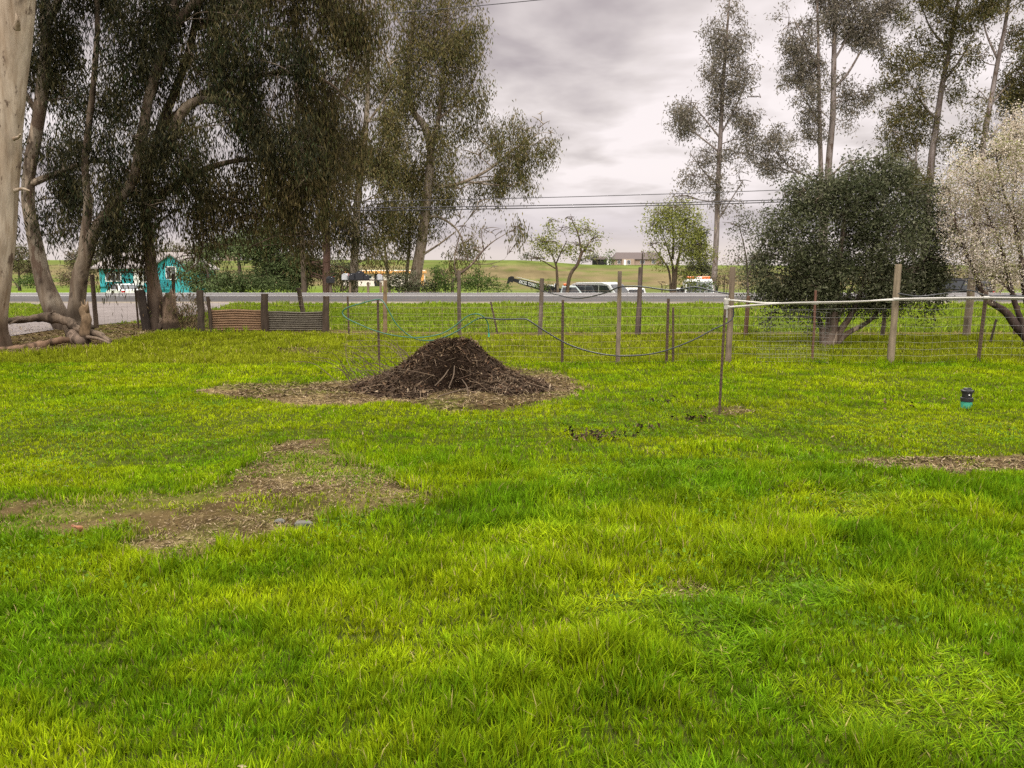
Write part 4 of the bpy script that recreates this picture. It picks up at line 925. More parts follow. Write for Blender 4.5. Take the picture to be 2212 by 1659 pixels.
def wire_net(parent, base, x0, x1, Y0, Y1, zs, step, r, m='steel', droop=.02, seed=1, ztop=None, bot=True):
    """square woven wire: wavy horizontal wires and vertical stays"""
    mb = MB(); n = max(4, int((x1 - x0) / .35)); t = np.linspace(0, 1, n)
    X = x0 + (x1 - x0) * t; Yb = Y0 + (Y1 - Y0) * t
    def pt(tt, z):
        x = x0 + (x1 - x0) * tt; y = Y0 + (Y1 - Y0) * tt
        g = hgt(x, y)
        wv = (noise(x * .8, z * 2, 0, seed) - .5) * .10; wy = (noise(x * .5, z * 3, 4, seed + 3) - .5) * .07
        k = z / max(zs)
        sag = -droop * (np.sin(x * 1.9 + seed) * .5 + .5) * k
        return np.stack([x + 0 * z, y + wy, g + z + wv * .5 * k + sag], -1)
    for z in zs:
        P = pt(t, z + 0 * t)
        rods(mb, P[:-1], P[1:], r, 3)
    ns = int((x1 - x0) / step); tt = np.linspace(0, 1, ns) + rng.normal(0, .06 / ns, ns)
    for za, zb in zip(zs[:-1], zs[1:]):
        rods(mb, pt(tt, za + 0 * tt), pt(tt, zb + 0 * tt), r * .85, 3)
    return mb.build('wire_mesh', M[m], parent, loc=base)

Y1 = 13.45
b0 = np.array([W(1400, 600, Y1)[0], Y1, 0.])
nf_ = thing('wire_fence', b0, 'woven wire fence on mixed posts between the compost heap and the olive tree', 'fence')
for ut, vt, ub, w, c in ((1339, 587, 1336, 11, (.30, .235, .17)), (1583, 578, 1576, 15, (.27, .205, .145)), (1941, 572, 1929, 16, (.33, .26, .175))):
    wood_post(nf_, b0, ut, vt, ub, Y1, w, c)
for ut, vt, ub, w in ((816, 646, 817, 5), (1216, 648, 1215, 6), (1444, 645, 1442, 6), (1454, 664, 1457, 5), (2131, 630, 2120, 7)):
    steel_post(nf_, b0, ut, vt, ub, Y1 - .03, w)
wood_post(nf_, b0, 1762, 628, 1759, Y1, 6, (.22, .11, .075))
zs = [.04, .16, .28, .40, .53, .67, .82, .97]
wire_net(nf_, b0, W(744, 600, Y1)[0], W(1218, 600, Y1)[0], Y1 + .02, Y1 + .02, [.04, .12, .21, .31, .41, .52, .64, .77, .90, 1.02], .105, .0021, 'rustwire', seed=3)
wire_net(nf_, b0, W(1218, 600, Y1)[0], W(1575, 600, Y1)[0], Y1 + .02, Y1 + .02, zs, .15, .0021, 'rustwire', seed=5)
wire_net(nf_, b0, W(1575, 600, Y1)[0], W(2300, 600, Y1)[0], Y1 + .02, Y1 + .02, zs, .15, .0017, seed=7)
wire_net(nf_, b0, W(1640, 600, Y1)[0], W(1795, 600, Y1)[0], Y1 - .06, Y1 - .06, [.05, .12, .19, .26, .33, .40, .48, .56, .64, .73, .82, .91], .05, .0014, seed=9)

Y2 = 19.4
b0 = np.array([W(1400, 600, Y2)[0], Y2, 0.])
ff = thing('wire_fence', b0, 'farther roadside wire fence on leaning wooden posts, along a line of bare soil', 'fence')
for ut, vt, ub, w, c in ((991, 585, 992, 10, (.19, .145, .11)), (832, 606, 831, 10, (.33, .22, .12)), (1171, 602, 1166, 11, (.20, .155, .12)), (1384, 578, 1376, 11, (.17, .125, .105)), (1617, 640, 1611, 11, (.22, .125, .08)),
                         (2100, 604, 2089, 18, (.29, .225, .16)), (1912, 650, 1908, 10, (.16, .12, .09))):
    wood_post(ff, b0, ut, vt, ub, Y2, w, c)
wood_post(ff, b0, 1388, 548, 1383, Y2 + .1, 4, (.10, .075, .06), top=.5)
for ut, vt, ub, w in ((751, 640, 753, 4), (1060, 652, 1078, 4), (2202, 660, 2192, 5)):
    steel_post(ff, b0, ut, vt, ub, Y2, w)
wire_net(ff, b0, W(712, 600, Y2)[0], W(2380, 600, Y2)[0], Y2, Y2, [.1, .3, .5, .72, .95, 1.15], .30, .0026, 'rustwire', seed=13)

Y3 = 21.0
b0 = np.array([W(580, 600, Y3)[0], Y3, 0.])
cf = thing('sheet_metal_fence', b0, 'two corrugated iron panels, one rusty and one grey, between thick dark posts', 'fence')
def sheet(u0, u1, v0, v1, m, nm, Yq):
    a, b = W(u0, v1, Yq), W(u1, v0, Yq); k = 9
    mb = MB(); n = k * 8 + 1; z = np.linspace(0.02, b[2], n); off = .014 * np.cos(np.linspace(0, k * 2 * np.pi, n))
    nx = 14; x = np.linspace(a[0], b[0], nx)
    bow = .018 * np.sin(np.linspace(0, 3, nx) + u0); dzb = .012 * np.sin(np.linspace(0, 5, nx) * 1.3 + u1)
    for yy in (0, .003):
        V = np.stack([np.broadcast_to(x[None], (n, nx)), (Yq + yy + off[:, None] + bow[None]), z[:, None] + dzb[None] * (z / z[-1])[:, None]], -1)
        i = np.arange(n - 1)[:, None] * nx + np.arange(nx - 1)[None]
        q = np.stack([i, i + 1, i + nx + 1, i + nx], -1).reshape(-1, 4)
        mb.add(V.reshape(-1, 3), q if yy == 0 else q[:, ::-1])
    return mb.build(nm, M[m], cf, loc=b0, smooth=True)
tag(sheet(458, 564, 669, 712, 'rust', 'corrugated_panel', Y3), 'rusty orange brown corrugated panel')
tag(sheet(578, 698, 673, 716, 'greysheet', 'corrugated_panel', Y3), 'weathered grey corrugated panel')
DKW = (.085, .06, .042)
for ut, vt, ub, w, c in ((571, 635, 572, 18, DKW), (704, 640, 703, 17, (.10, .072, .05)), (449, 641, 456, 9, DKW), (432, 628, 434, 18, (.095, .07, .05))):
    wood_post(cf, b0, ut, vt, ub, Y3 - .05, w, c, n=7, wob=.2, top=.62 if ub == 703 else None)
wire_net(cf, b0, W(440, 600, Y3)[0], W(704, 600, Y3)[0], Y3 + .06, Y3 + .06, [.58, .70, .82, .94], .16, .0024, 'rustwire', seed=17)
Y4 = 22.0
b0 = np.array([W(300, 600, Y4)[0], Y4, 0.])
lf = thing('wire_fence', b0, 'sagging wire fence on wooden posts in front of the driveway, behind the leaning trunks', 'fence')
for ut, vt, ub, w, c in ((199, 594, 208, 11, (.14, .10, .07)), (-8, 640, -5, 9, (.14, .1, .07))):
    wood_post(lf, b0, ut, vt, ub, Y4 + .3, w, c)
steel_post(lf, b0, 292, 622, 299, Y4 + .2, 4)
wire_net(lf, b0, W(-60, 600, Y4)[0], W(430, 600, Y4)[0], Y4 + .25, Y4 + .25, [.1, .35, .6, .85], .30, .0024, 'rustwire', seed=19)

def single_post(ut, vt, ub, Y, w, c, label, cat='post', name='wooden_post', **k):
    p = W(ub, 700, Y); p[2] = hgt(p[0], Y)
    o = wood_post(None, p, ut, vt, ub, Y, w, c, name=name, **k); o.location = p
    return tag(o, label, cat)
single_post(303, 627, 318, 21.6, 22, (.055, .042, .034), 'thick charred dark post leaning left beside the shaggy eucalyptus trunk', n=6, wob=.1)
single_post(374, 592, 376, 22.4, 9, (.12, .095, .07), 'slim upright post rising just right of the shaggy eucalyptus trunk')
single_post(645, 622, 659, 23.5, 12, (.12, .09, .065), 'short crooked post leaning left behind the grey corrugated panel', wob=.3)
single_post(2152, 690, 2140, 17.2, 6, (.13, .10, .07), 'short stick propped under the blossom tree', 'stick', 'wooden_stick')

# ---- stump, logs, brush on the left
def stump(ub, Y, pts, rad, label, col, name='tree_stump', jag=True):
    b = W(ub, 700, Y); b[2] = hgt(b[0], Y)
    mb = MB(); P = [W(u, v, Y) for u, v in pts]; P[0][2] = b[2] - .08
    tube(mb, P, rad, 16, 6, colfn=barkcols(col, [q * .6 for q in col], (.04, .028, .02), b[2], .25, int(ub)), wob=.45, seed=int(ub), wf=6)
    if jag:
        for k in range(7):
            e = P[-1] + np.array([rng.uniform(-1, 1) * rad[-1] * .8, rng.uniform(-1, 1) * rad[-1] * .8, 0])
            tube(mb, [e - [0, 0, .15], e + [rng.normal(0, .02), 0, rng.uniform(.03, .16)]], [rad[-1] * .35, .008], 5, 1, np.array(col) * rng.uniform(.5, 1.1))
    o = mb.build(name, M['darkbark'], None, loc=b, smooth=True); o.location = b
    return tag(o, label, 'tree stump')
stump(368, 21.7, [(372, 708), (368, 680), (366, 650), (368, 634)], [.26, .2, .16, .13], 'broken split stump standing right of the shaggy eucalyptus trunk', (.20, .14, .095))
stump(182, 17.4, [(184, 745), (182, 715), (186, 690), (180, 672), (184, 660)], [.13, .10, .12, .10, .07], 'short rotten snag standing up through the fallen logs', (.22, .15, .09))
def log(pts, rad, label, col, name='fallen_log', knots=()):
    b = W(*pts[len(pts) // 2])
    mb = MB(); P = [W(*p) for p in pts]
    tube(mb, P, rad, 20, 10, colfn=barkcols(col, [q * .55 for q in col], (.04, .028, .02), -9, 0, 5), wob=.62, seed=int(pts[0][0]) + 90, wf=7)
    for u, v, Y, u2, v2, Y2_, r in knots:
        tube(mb, [W(u, v, Y), (W(u, v, Y) + W(u2, v2, Y2_)) / 2 + [0, 0, .04], W(u2, v2, Y2_)], [r, r * .8, r * .45], 8, 4, colfn=barkcols(col, [q * .62 for q in col], (.05, .036, .026), -9, 0, 6), wob=.3, seed=int(u), wf=5)
    o = mb.build(name, M['darkbark'], None, loc=b, smooth=True); o.location = b
    return tag(o, label, 'log')
log([(-60, 694, 17.6), (-10, 693, 17.6), (50, 691, 17.8), (100, 686, 18.0), (140, 692, 18.0), (170, 712, 17.7), (215, 722, 17.5), (240, 737, 17.2)], [.07, .08, .085, .10, .10, .085, .065, .03], 'twisted grey brown log propped on the stump, upper of the fallen logs', (.19, .14, .10), knots=[(140, 700, 18.0, 150, 738, 17.8, .075), (200, 718, 17.6, 236, 738, 17.0, .07), (185, 728, 17.4, 238, 742, 16.8, .045), (60, 690, 17.8, 20, 700, 17.4, .04), (100, 690, 18, 120, 672, 17.9, .02)])
log([(-90, 766, 15.9), (-30, 760, 16.1), (40, 753, 16.4), (95, 744, 16.7), (130, 735, 16.9), (150, 733, 17.0)], [.06, .075, .08, .085, .08, .05], 'reddish log lying flat on the ground, lower of the fallen logs', (.20, .125, .08))
log([(150, 720, 17.7), (162, 730, 17.5), (178, 742, 17.2)], [.10, .13, .09], 'thick short chunk of wood at the foot of the snag', (.21, .15, .11))
def brush():
    c0 = W(408, 690, 21.9); c0[2] = hgt(c0[0], 21.9); mb = MB(); lm = MB()
    for k in range(60):
        p = c0 + np.array([rng.uniform(-.55, .35), rng.uniform(-.3, .3), rng.uniform(0, .1)])
        e = p + np.array([rng.normal(0, .3), rng.normal(0, .2), rng.uniform(.15, .95)])
        tube(mb, [p, (p + e) / 2 + rng.normal(0, .06, 3), e], [.007, .005, .003], 3, 3, np.array([.14, .10, .065]) * rng.uniform(.6, 1.3))
        leaves(lm, np.array([(p + 2 * e) / 3, e]), 9, (.10, .08, .10), .10, .014, .6, [(.10, .075, .035), (.08, .085, .03), (.16, .11, .06)])
    root = thing('dry_shrub', c0, 'tangled dry brush between the broken stump and the rusty panel', 'shrub')
    mb.build('stems', M['mulch'], root, loc=c0); lm.build('foliage', M['leaf'], root, loc=c0)
brush()

# ---------------------------------------------------------------- near steel post, pipes, hoses, cables
pY = 8.66
pb = W(1562, 700, pY); pb[2] = hgt(pb[0], pY)
o = steel_post(None, pb, 1566, 668, 1561, pY, 5.5, 'steel_post'); o.location = pb
tag(o, 'dark studded steel post standing alone on the lawn in front of the wire fence', 'post')
def pipe(name, pts, r, m, label, cat, n=8, sub=8, fit=None, group=None):
    P = [np.asarray(p, float) for p in pts]; b = P[0].copy()
    mb = MB(); tube(mb, P, [r] * len(P), n, sub)
    root = thing(name, b, label, cat, group)
    mb.build('pipe_run' if 'pipe' in name else 'hose_line', M[m], root, smooth=True, loc=b)
    for f, mm, nm in fit or ():
        k = MB(); f(k); k.build(nm, M[mm], root, smooth=False, loc=b)
    return root
A0 = W(1571, 664, pY + .05)
ends = [W(1700, 655, 10.6), W(1830, 652, 12.2), W(1935, 648.5, Y1 - .13), W(2040, 647, Y1 - .12), W(2130, 646, Y1 - .12), W(2330, 647, Y1 - .12)]
def fitA(mb):
    cyl(mb, A0, ends[0] - A0, .024, .07, 12); cyl(mb, A0 + [-.015, 0, -.03], (0, 0, 1), .022, .17, 12); cyl(mb, A0 + [-.015, 0, .06], (0, 0, 1), .028, .05, 12)
pipe('water_pipe', [A0] + ends, .0135, 'pvc', 'white plastic pipe running from the lone steel post and rising slightly to the right', 'pipe', fit=[(fitA, 'pvc', 'elbow_fitting')])
B0 = W(1570, 648, Y1 - .14)
eb = [W(1600, 650.5, Y1 - .14), W(1660, 655, Y1 - .14), W(1760, 655, Y1 - .14), W(1850, 652.5, Y1 - .14), W(1935, 646.5, Y1 - .15), W(2040, 644, Y1 - .15), W(2130, 643, Y1 - .15), W(2330, 645, Y1 - .14)]
def fitB(mb):
    cyl(mb, B0, eb[0] - B0, .032, .09, 12); cyl(mb, B0 + [.0, 0, -.02], (0, 0, 1), .03, .10, 12)
pipe('water_pipe', [B0] + eb, .0165, 'pvc', 'white plastic pipe lying along the top of the fence from the wooden corner post', 'pipe', fit=[(fitB, 'pvc', 'elbow_fitting')] + [((lambda k, q=q: cyl(k, q, (1, 0, 0), .028, .10, 12)), 'pvc', 'coupling') for q in (eb[2], eb[4], eb[6])])

hY = Y1 - .09
green = [(1056, 721), (1054, 700), (1046, 686), (1030, 678), (1008, 684), (980, 706), (950, 722), (905, 729), (860, 726), (815, 716), (775, 700), (747, 686), (740, 674), (752, 664), (785, 654), (814, 647), (826, 650), (838, 668), (856, 700), (880, 722), (905, 734), (935, 735), (960, 728), (990, 714), (1022, 694), (1034, 688)]
def fitG(mb): cyl(mb, W(1056, 724, hY), (0, 0, 1), .016, .06, 12)
pipe('garden_hose', [W(u, v, hY + .03 * math.sin(i * 1.7)) for i, (u, v) in enumerate(green)], .0105, 'hosegreen', 'green garden hose hung in big loops on the wire fence behind the heap', 'hose', 6, 6, [(fitG, 'valvegreen', 'nozzle')])
blackh = [(1030, 688), (1050, 687), (1085, 690), (1130, 689), (1145, 694), (1180, 717), (1230, 745), (1290, 763), (1350, 769), (1420, 762), (1490, 738), (1540, 712), (1570, 698), (1584, 684), (1584, 660)]
pipe('garden_hose', [W(u, v, hY - .02 + (.02 * math.sin(i))) for i, (u, v) in enumerate(blackh)], .0125, 'hoseblack', 'dark hose sagging in one long curve along the fence to the corner post', 'hose', 6, 6)
ir = [(1169, 628, Y2 - .1), (1200, 636, 18.2), (1240, 644.5, 17), (1270, 642, 15.8), (1310, 632, 14.4), (1339, 620, Y1 - .1), (1384, 619, Y1 - .1), (1450, 627, Y1 - .1), (1500, 620, Y1 - .1), (1540, 629, Y1 - .1), (1576, 635, Y1 - .1)]
pipe('irrigation_hose', [W(*p) for p in ir], .0115, 'hoseblack', 'thin black irrigation line slung between the fence post tops against the road', 'hose', 6, 6)
i2 = [(1940, 634, Y1 - .12), (1985, 640, Y1 - .1), (2040, 634, Y1), (2092, 627, 14.2), (2130, 638, Y1 - .06), (2180, 639, Y1 - .06), (2330, 641, Y1 - .06)]
pipe('irrigation_hose', [W(*p) for p in i2], .011, 'hoseblack', 'black irrigation line beside the white pipe, across the blossom tree branches', 'hose', 6, 6)

def valve():
    x, y = G(2087, 878); z = float(hgt(x, y)); root = thing('irrigation_riser', (x, y, z), 'black capped irrigation valve on a green riser standing in the lawn', 'irrigation valve')
    mb = MB(); tube(mb, [(0, 0, -.05), (0, 0, .075), (0, 0, .08)], [.062, .062, .056], 24, 1, smoothp=False); mb.build('riser', M['valvegreen'], root, smooth=False)
    mb = MB()
    tube(mb, [(0, 0, .0801), (0, 0, .085), (0, 0, .125), (0, 0, .13)], [.064, .070, .070, .062], 24, 1, smoothp=False); mb.build('collar', M['valveblack'], root)
    mb = MB(); tube(mb, [(0, 0, .1301), (0, 0, .19), (0, 0, .196), (0, 0, .215), (0, 0, .222), (0, 0, .24)], [.055, .058, .068, .066, .05, .044], 24, 1, smoothp=False)
    for k in range(8):
        a = k * math.pi / 4; box(mb, (math.cos(a) * .066, math.sin(a) * .066, .205), (.014, .014, .02), rz=a)
    box(mb, (0, -.03, .2435), (.03, .02, .012)); mb.build('cap', M['valveblack'], root)
    mb = MB(); box(mb, (-.008, -.0585, .165), (.014, .004, .014)); mb.build('tag', M['trimwhite'], root)
valve()

def rock(u, v, s, label, seed):
    x, y = G(u, v); bm = bmesh.new(); bmesh.ops.create_icosphere(bm, subdivisions=4, radius=1)
    P = np.array([tuple(q.co) for q in bm.verts]); f = [[q.index for q in p.verts] for p in bm.faces]; bm.free()
    n = fbm(P[:, 0] * 1.6 + seed, P[:, 1] * 1.6, P[:, 2] * 1.6, seed, 3)
    P = np.sign(P) * np.abs(P) ** .75 * (0.7 + .6 * n[:, None]) * np.array(s)
    mb = MB(); mb.add(P, f); o = mb.build('rock', M['rock'], smooth=True); o.location = (x, y, float(hgt(x, y)) + s[2] * .35)
    tag(o, label, 'rock')
rock(655, 1133, (.055, .035, .026), 'pale flat stone at the grass edge of the bare patch, larger right one', 3)
rock(604, 1128, (.034, .024, .017), 'small grey stone in the bare patch, left of the larger one', 8)
def dead_leaf():
    x, y = G(168, 1153); mb = MB(); n = 9; t = np.linspace(0, 1, n)
    w = .030 * np.sin(np.pi * t ** .8) + .001
    V = []
    for i in range(n):
        zc = .012 + .055 * t[i] + .012 * math.sin(5 * t[i]); xc = -.055 * (t[i] - .3) 
        V += [(xc - w[i], .012, zc + .004), (xc, .0, zc), (xc + w[i], .014, zc + .006)]
    f = []
    for i in range(n - 1):
        for k in (0, 1): f.append([3 * i + k, 3 * i + k + 1, 3 * i + k + 4, 3 * i + k + 3])
    m = len(V); V2 = [(a, b + .0015, c) for a, b, c in V]; f2 = [[q + m for q in p[::-1]] for p in f]
    rim = []
    for i in range(n - 1):
        rim += [[3 * i, 3 * i + 3, 3 * i + 3 + m, 3 * i + m], [3 * i + 2, 3 * i + 2 + m, 3 * i + 5 + m, 3 * i + 5]]
    mb.add(V + V2, f + f2 + rim); o = mb.build('fallen_leaf', M['deadleaf'], smooth=True); o.location = (x, y, float(hgt(x, y)) + .02); o.scale = (1.0, 1.0, 1.0)
    tag(o, 'single curled orange brown leaf lying on the bare patch', 'leaf')
dead_leaf()

# ---------------------------------------------------------------- mailboxes
def mailbox(U, V, Y, w, h, d, m, label, flag=False, rz=0.0):
    p = W(U, V, Y); root = thing('mailbox', p, label, 'mailbox', 'mailboxes on the rail across the road', rz)
    hw = w / 2; pr = [(-hw, 0), (hw, 0), (hw, h * .55)] + [(hw * math.cos(a), h * .55 + h * .45 * math.sin(a)) for a in np.linspace(.3, math.pi - .3, 7)] + [(-hw, h * .55)]
    mb = MB(); prism(mb, pr, -d / 2, d / 2); mb.build('body', M[m], root)
    mb = MB(); prism(mb, [(x * .9, z * .93 + .01) for x, z in pr], -d / 2 - .012, -d / 2 - .002); dr = mb.build('door', M[m], root)
    mb = MB(); box(mb, (0, -d / 2 - .02, h * .8), (.05, .018, .03)); mb.build('handle', M['greymetal'], dr)
    if flag:
        mb = MB(); box(mb, (hw + .012, -.05, h * .8), (.012, .03, .16)); box(mb, (hw + .012, -.01, h * .88), (.012, .10, .06)); mb.build('flag', M['red'], root)
def mailboxes():
    Y = 48.6; a = W(744, 606, Y); b = W(828, 604, Y); m_ = (a + b) / 2; g = float(hgt(m_[0], Y)); base = np.array([m_[0], Y, g])
    root = thing('mailbox_stand', base, 'wooden rail on posts carrying a row of mailboxes across the road', 'mailbox stand')
    mb = MB(); box(mb, (a + b) / 2 - base, (b[0] - a[0], .30, .07), (.10, .08, .065)); mb.build('rail', M['wood'], root)
    for u in (756, 795, 822):
        p = W(u, 608, Y); mb = MB(); box(mb, np.array([p[0] - base[0], 0, (p[2] - g) / 2 - .08]), (.13, .13, p[2] - g + .06), (.22, .16, .11)); mb.build('post', M['wood'], root)
    for i, (u, w, h, mt, lb) in enumerate(((748, .36, .40, 'greymetal', 'light grey square mailbox at the left end of the rail'), (763, .36, .42, 'blackmetal', 'black mailbox next to the light grey one'), (778, .50, .56, 'blackmetal', 'big black mailbox with arched lid, tallest on the rail'),
                                              (792, .36, .34, 'blackmetal', 'low black mailbox right of the tallest one'), (820, .30, .36, 'greymetal', 'small grey mailbox alone near the right end of the rail'))):
        mailbox(u, 604.5, Y, w, h, .5, mt, lb, i in (0, 4), .15 * (i - 2))
    Y = 48.9; p = W(714, 612, Y); g = float(hgt(p[0], Y)); base = np.array([p[0], Y, g])
    root = thing('mailbox_post', base, 'single squat post standing left of the mailbox rail', 'post'); mb = MB(); box(mb, (0, 0, (p[2] - g) / 2 - .06), (.15, .15, p[2] - g + .1), (.16, .12, .09)); mb.build('post', M['wood'], root)
    mb = MB(); box(mb, (0, 0, p[2] - g), (.34, .34, .05), (.12, .09, .07)); mb.build('top_board', M['wood'], root)
    mailbox(714, 611, Y, .40, .42, .55, 'blackmetal', 'separate black mailbox on its own squat post', True, .5)
mailboxes()

# ---------------------------------------------------------------- power lines
def line(label, a, b, sag, r, n=40):
    t = np.linspace(0, 1, n)[:, None]; P = a * (1 - t) + b * t; P[:, 2] -= sag * 4 * t[:, 0] * (1 - t[:, 0])
    mb = MB(); tube(mb, P, [r] * n, 6, 1, smoothp=False); o = mb.build('power_line', M['cable'], None, loc=a, smooth=True); o.location = a
    tag(o, label, 'power line', 'overhead lines beside the road')
pt = W(654, 40, 50.5)
def pole(p, ztop, label):
    g = float(hgt(p[0], p[1])); root = thing('utility_pole', (p[0], p[1], g), label, 'utility pole')
    mb = MB(); tube(mb, [(0, 0, -.3), (0, 0, ztop * .5), (0, 0, ztop)], [.17, .145, .11], 12, 6, colfn=postcol((.11, .08, .06))); mb.build('pole', M['wood'], root)
    mb = MB(); box(mb, (0.3, -.16, ztop - .35), (2.4, .11, .13), (.24, .16, .11)); arm = mb.build('crossarm', M['wood'], root)
    for x in (-.7, .35, 1.3):
        mb = MB(); tube(mb, [(x, -.16, ztop - .283), (x, -.16, ztop - .22), (x, -.16, ztop - .19), (x, -.16, ztop - .12)], [.03, .06, .045, .02], 10, 1, smoothp=False); mb.build('insulator', M['greymetal'], arm)
pole(W(656, 600, 50.6), W(656, 8, 50.6)[2] + .7, 'brown utility pole with crossarm hidden among the dark trees')
line('upper thin power line crossing behind the trees', W(656, 437, 50), W(2420, 377, 50), .25, .022)
line('thick power line, upper of the close pair', W(656, 450, 50.1), W(2420, 404, 50.1), .25, .030)
line('thick power line, lower of the close pair', W(656, 456, 50.2), W(2420, 408, 50.2), .25, .030)
line('high wire crossing the top of the picture', W(656, 42, 50.2), W(1700, -62, 40), .2, .022)

# ---------------------------------------------------------------- buildings (local x along the front, y depth away from us, z up)
def fwin(root, x, z, w, h, y=0.0, name='window', frame='trimwhite', pane='glass', d=.06, bars=1):
    mb = MB(); t = .07
    for c, s in (((x, y - d / 2, z - h / 2 + t / 2), (w, d, t)), ((x, y - d / 2, z + h / 2 - t / 2), (w, d, t)), ((x - w / 2 + t / 2, y - d / 2, z), (t, d - .004, h - 2 * t)), ((x + w / 2 - t / 2, y - d / 2, z), (t, d - .004, h - 2 * t))): box(mb, c, s)
    for k in range(bars): box(mb, (x - w / 2 + w * (k + 1) / (bars + 1), y - d / 2, z), (.04, d - .02, h - 2 * t))
    f = mb.build(name, M[frame], root)
    mb = MB(); box(mb, (x, y - .012, z), (w - 2 * t, .012, h - 2 * t)); mb.build('pane', M[pane], f)
def walls(root, w, d, h, m, z0=0, name='wall', x0=0):
    mb = MB(); box(mb, (x0, d / 2, z0 + h / 2), (w, d, h)); return mb.build(name, M[m], root)
def gable(root, x0, x1, y0, y1, z, rise, m, ov=.4, axis='x', wallm=None, th=.14, name='roof'):
    """ridge along axis, real thickness, plus gable end walls"""
    mb = MB()
    if axis == 'x':
        ym = (y0 + y1) / 2; sl = rise / (ym - y0)
        pr = [(y0 - ov, z - sl * ov), (ym, z + rise), (y1 + ov, z - sl * ov)]
        V = [(x, p[0], p[1] + k) for x in (x0 - ov, x1 + ov) for k in (0, th) for p in pr]
    else:
        xm = (x0 + x1) / 2; sl = rise / (xm - x0)
        pr = [(x0 - ov, z - sl * ov), (xm, z + rise), (x1 + ov, z - sl * ov)]
        V = [(p[0], y, p[1] + k) for y in (y0 - ov, y1 + ov) for k in (0, th) for p in pr]
    f = [[3, 4, 10, 9], [4, 5, 11, 10], [0, 6, 7, 1], [1, 7, 8, 2], [0, 3, 9, 6], [2, 8, 11, 5], [0, 1, 4, 3], [1, 2, 5, 4], [6, 9, 10, 7], [7, 10, 11, 8]]
    mb.add(V, f); o = mb.build(name, M[m], root)
    if wallm:
        for s in ((x0, x1) if axis == 'x' else (y0, y1)):
            g = MB()
            e = .02 if s in (x0, y0) else -.02
            if axis == 'x': g.add([(s + e, y0, z), (s + e, y1, z), (s + e, ym, z + rise), (s + 6 * e, y0, z), (s + 6 * e, y1, z), (s + 6 * e, ym, z + rise)], [[0, 1, 2], [3, 5, 4], [0, 3, 4, 1], [1, 4, 5, 2], [2, 5, 3, 0]])
            else: g.add([(x0, s + e, z), (x1, s + e, z), (xm, s + e, z + rise), (x0, s + 6 * e, z), (x1, s + 6 * e, z), (xm, s + 6 * e, z + rise)], [[0, 1, 2], [3, 5, 4], [0, 3, 4, 1], [1, 4, 5, 2], [2, 5, 3, 0]])
            g.build('gable_wall', M[wallm], root)
    return o
def hip(root, x0, x1, y0, y1, z, rise, m, ov=.6, ins=4.0, name='roof'):
    x0, x1, y0, y1 = x0 - ov, x1 + ov, y0 - ov, y1 + ov; ym = (y0 + y1) / 2
    V = [(x0, y0, z), (x1, y0, z), (x1, y1, z), (x0, y1, z), (x0 + ins, ym, z + rise), (x1 - ins, ym, z + rise), (x0, y0, z - .18), (x1, y0, z - .18), (x1, y1, z - .18), (x0, y1, z - .18)]
    f = [[0, 1, 5, 4], [1, 2, 5], [2, 3, 4, 5], [3, 0, 4], [0, 6, 7, 1], [1, 7, 8, 2], [2, 8, 9, 3], [3, 9, 6, 0], [9, 8, 7, 6]]
    mb = MB(); mb.add(V, f); return mb.build(name, M[m], root)

def teal_house():
    Y = 74; p = W(318, 600, Y); x = p[0]; g = min(float(hgt(x, Y)), -.3); s = Y / F
    def X(u): return (u - 318) * s
    def Z(v): return W(318, v, Y)[2] - g
    root = thing('house', (x, Y, g), 'bright teal one storey house with grey roof, partly behind the shaggy eucalyptus trunk', 'house')
    walls(root, X(352) - X(216), 8, Z(577), 'teal', 0, 'wall', (X(352) + X(216)) / 2)
    gable(root, X(216), X(352), 0, 8, Z(577), 1.35, 'shingle', .5, 'x', 'teal')
    mb = MB(); box(mb, ((X(345) + X(425)) / 2, 1.6, Z(578) / 2), (X(425) - X(345), 6, Z(578))); mb.build('wing_wall', M['teal'], root)
    gable(root, X(345) + .05, X(425), -1.4, 4.6, Z(578), 1.15, 'shingle', .35, 'y', 'teal', name='wing_roof')
    fwin(root, X(384), Z(590), 1.0, 1.25, -1.42); fwin(root, X(246), Z(598), 1.5, .9, -.02, bars=2); fwin(root, X(322), Z(596), 1.1, 1.2, -.02)
    mb = MB(); box(mb, (X(300), -.03, Z(603)), (.95, .06, 2.0)); d = mb.build('door', M['trimwhite'], root)
    mb = MB(); box(mb, (X(300) + .35, -.09, Z(605)), (.06, .05, .1)); mb.build('handle', M['greymetal'], d)
    mb = MB()
    for k in range(17): box(mb, (X(347) + k * (X(381) - X(347)) / 16, -1.7, Z(614)), (.05, .05, .85))
    box(mb, (X(364), -1.7, Z(604)), (X(382) - X(346), .10, .09)); box(mb, (X(364), -1.7, Z(623)), (X(382) - X(346), .08, .08)); mb.build('porch_railing', M['tealdark'], root)
    mb = MB(); box(mb, (X(448), -1, Z(619)), (X(470) - X(426), .2, .85)); mb.build('low_wall', M['teal'], root)
    mb = MB(); box(mb, (X(284), -.10, Z(618)), (X(350) - X(216), .16, .10)); mb.build('skirting_board', M['tealdark'], root)
teal_house()

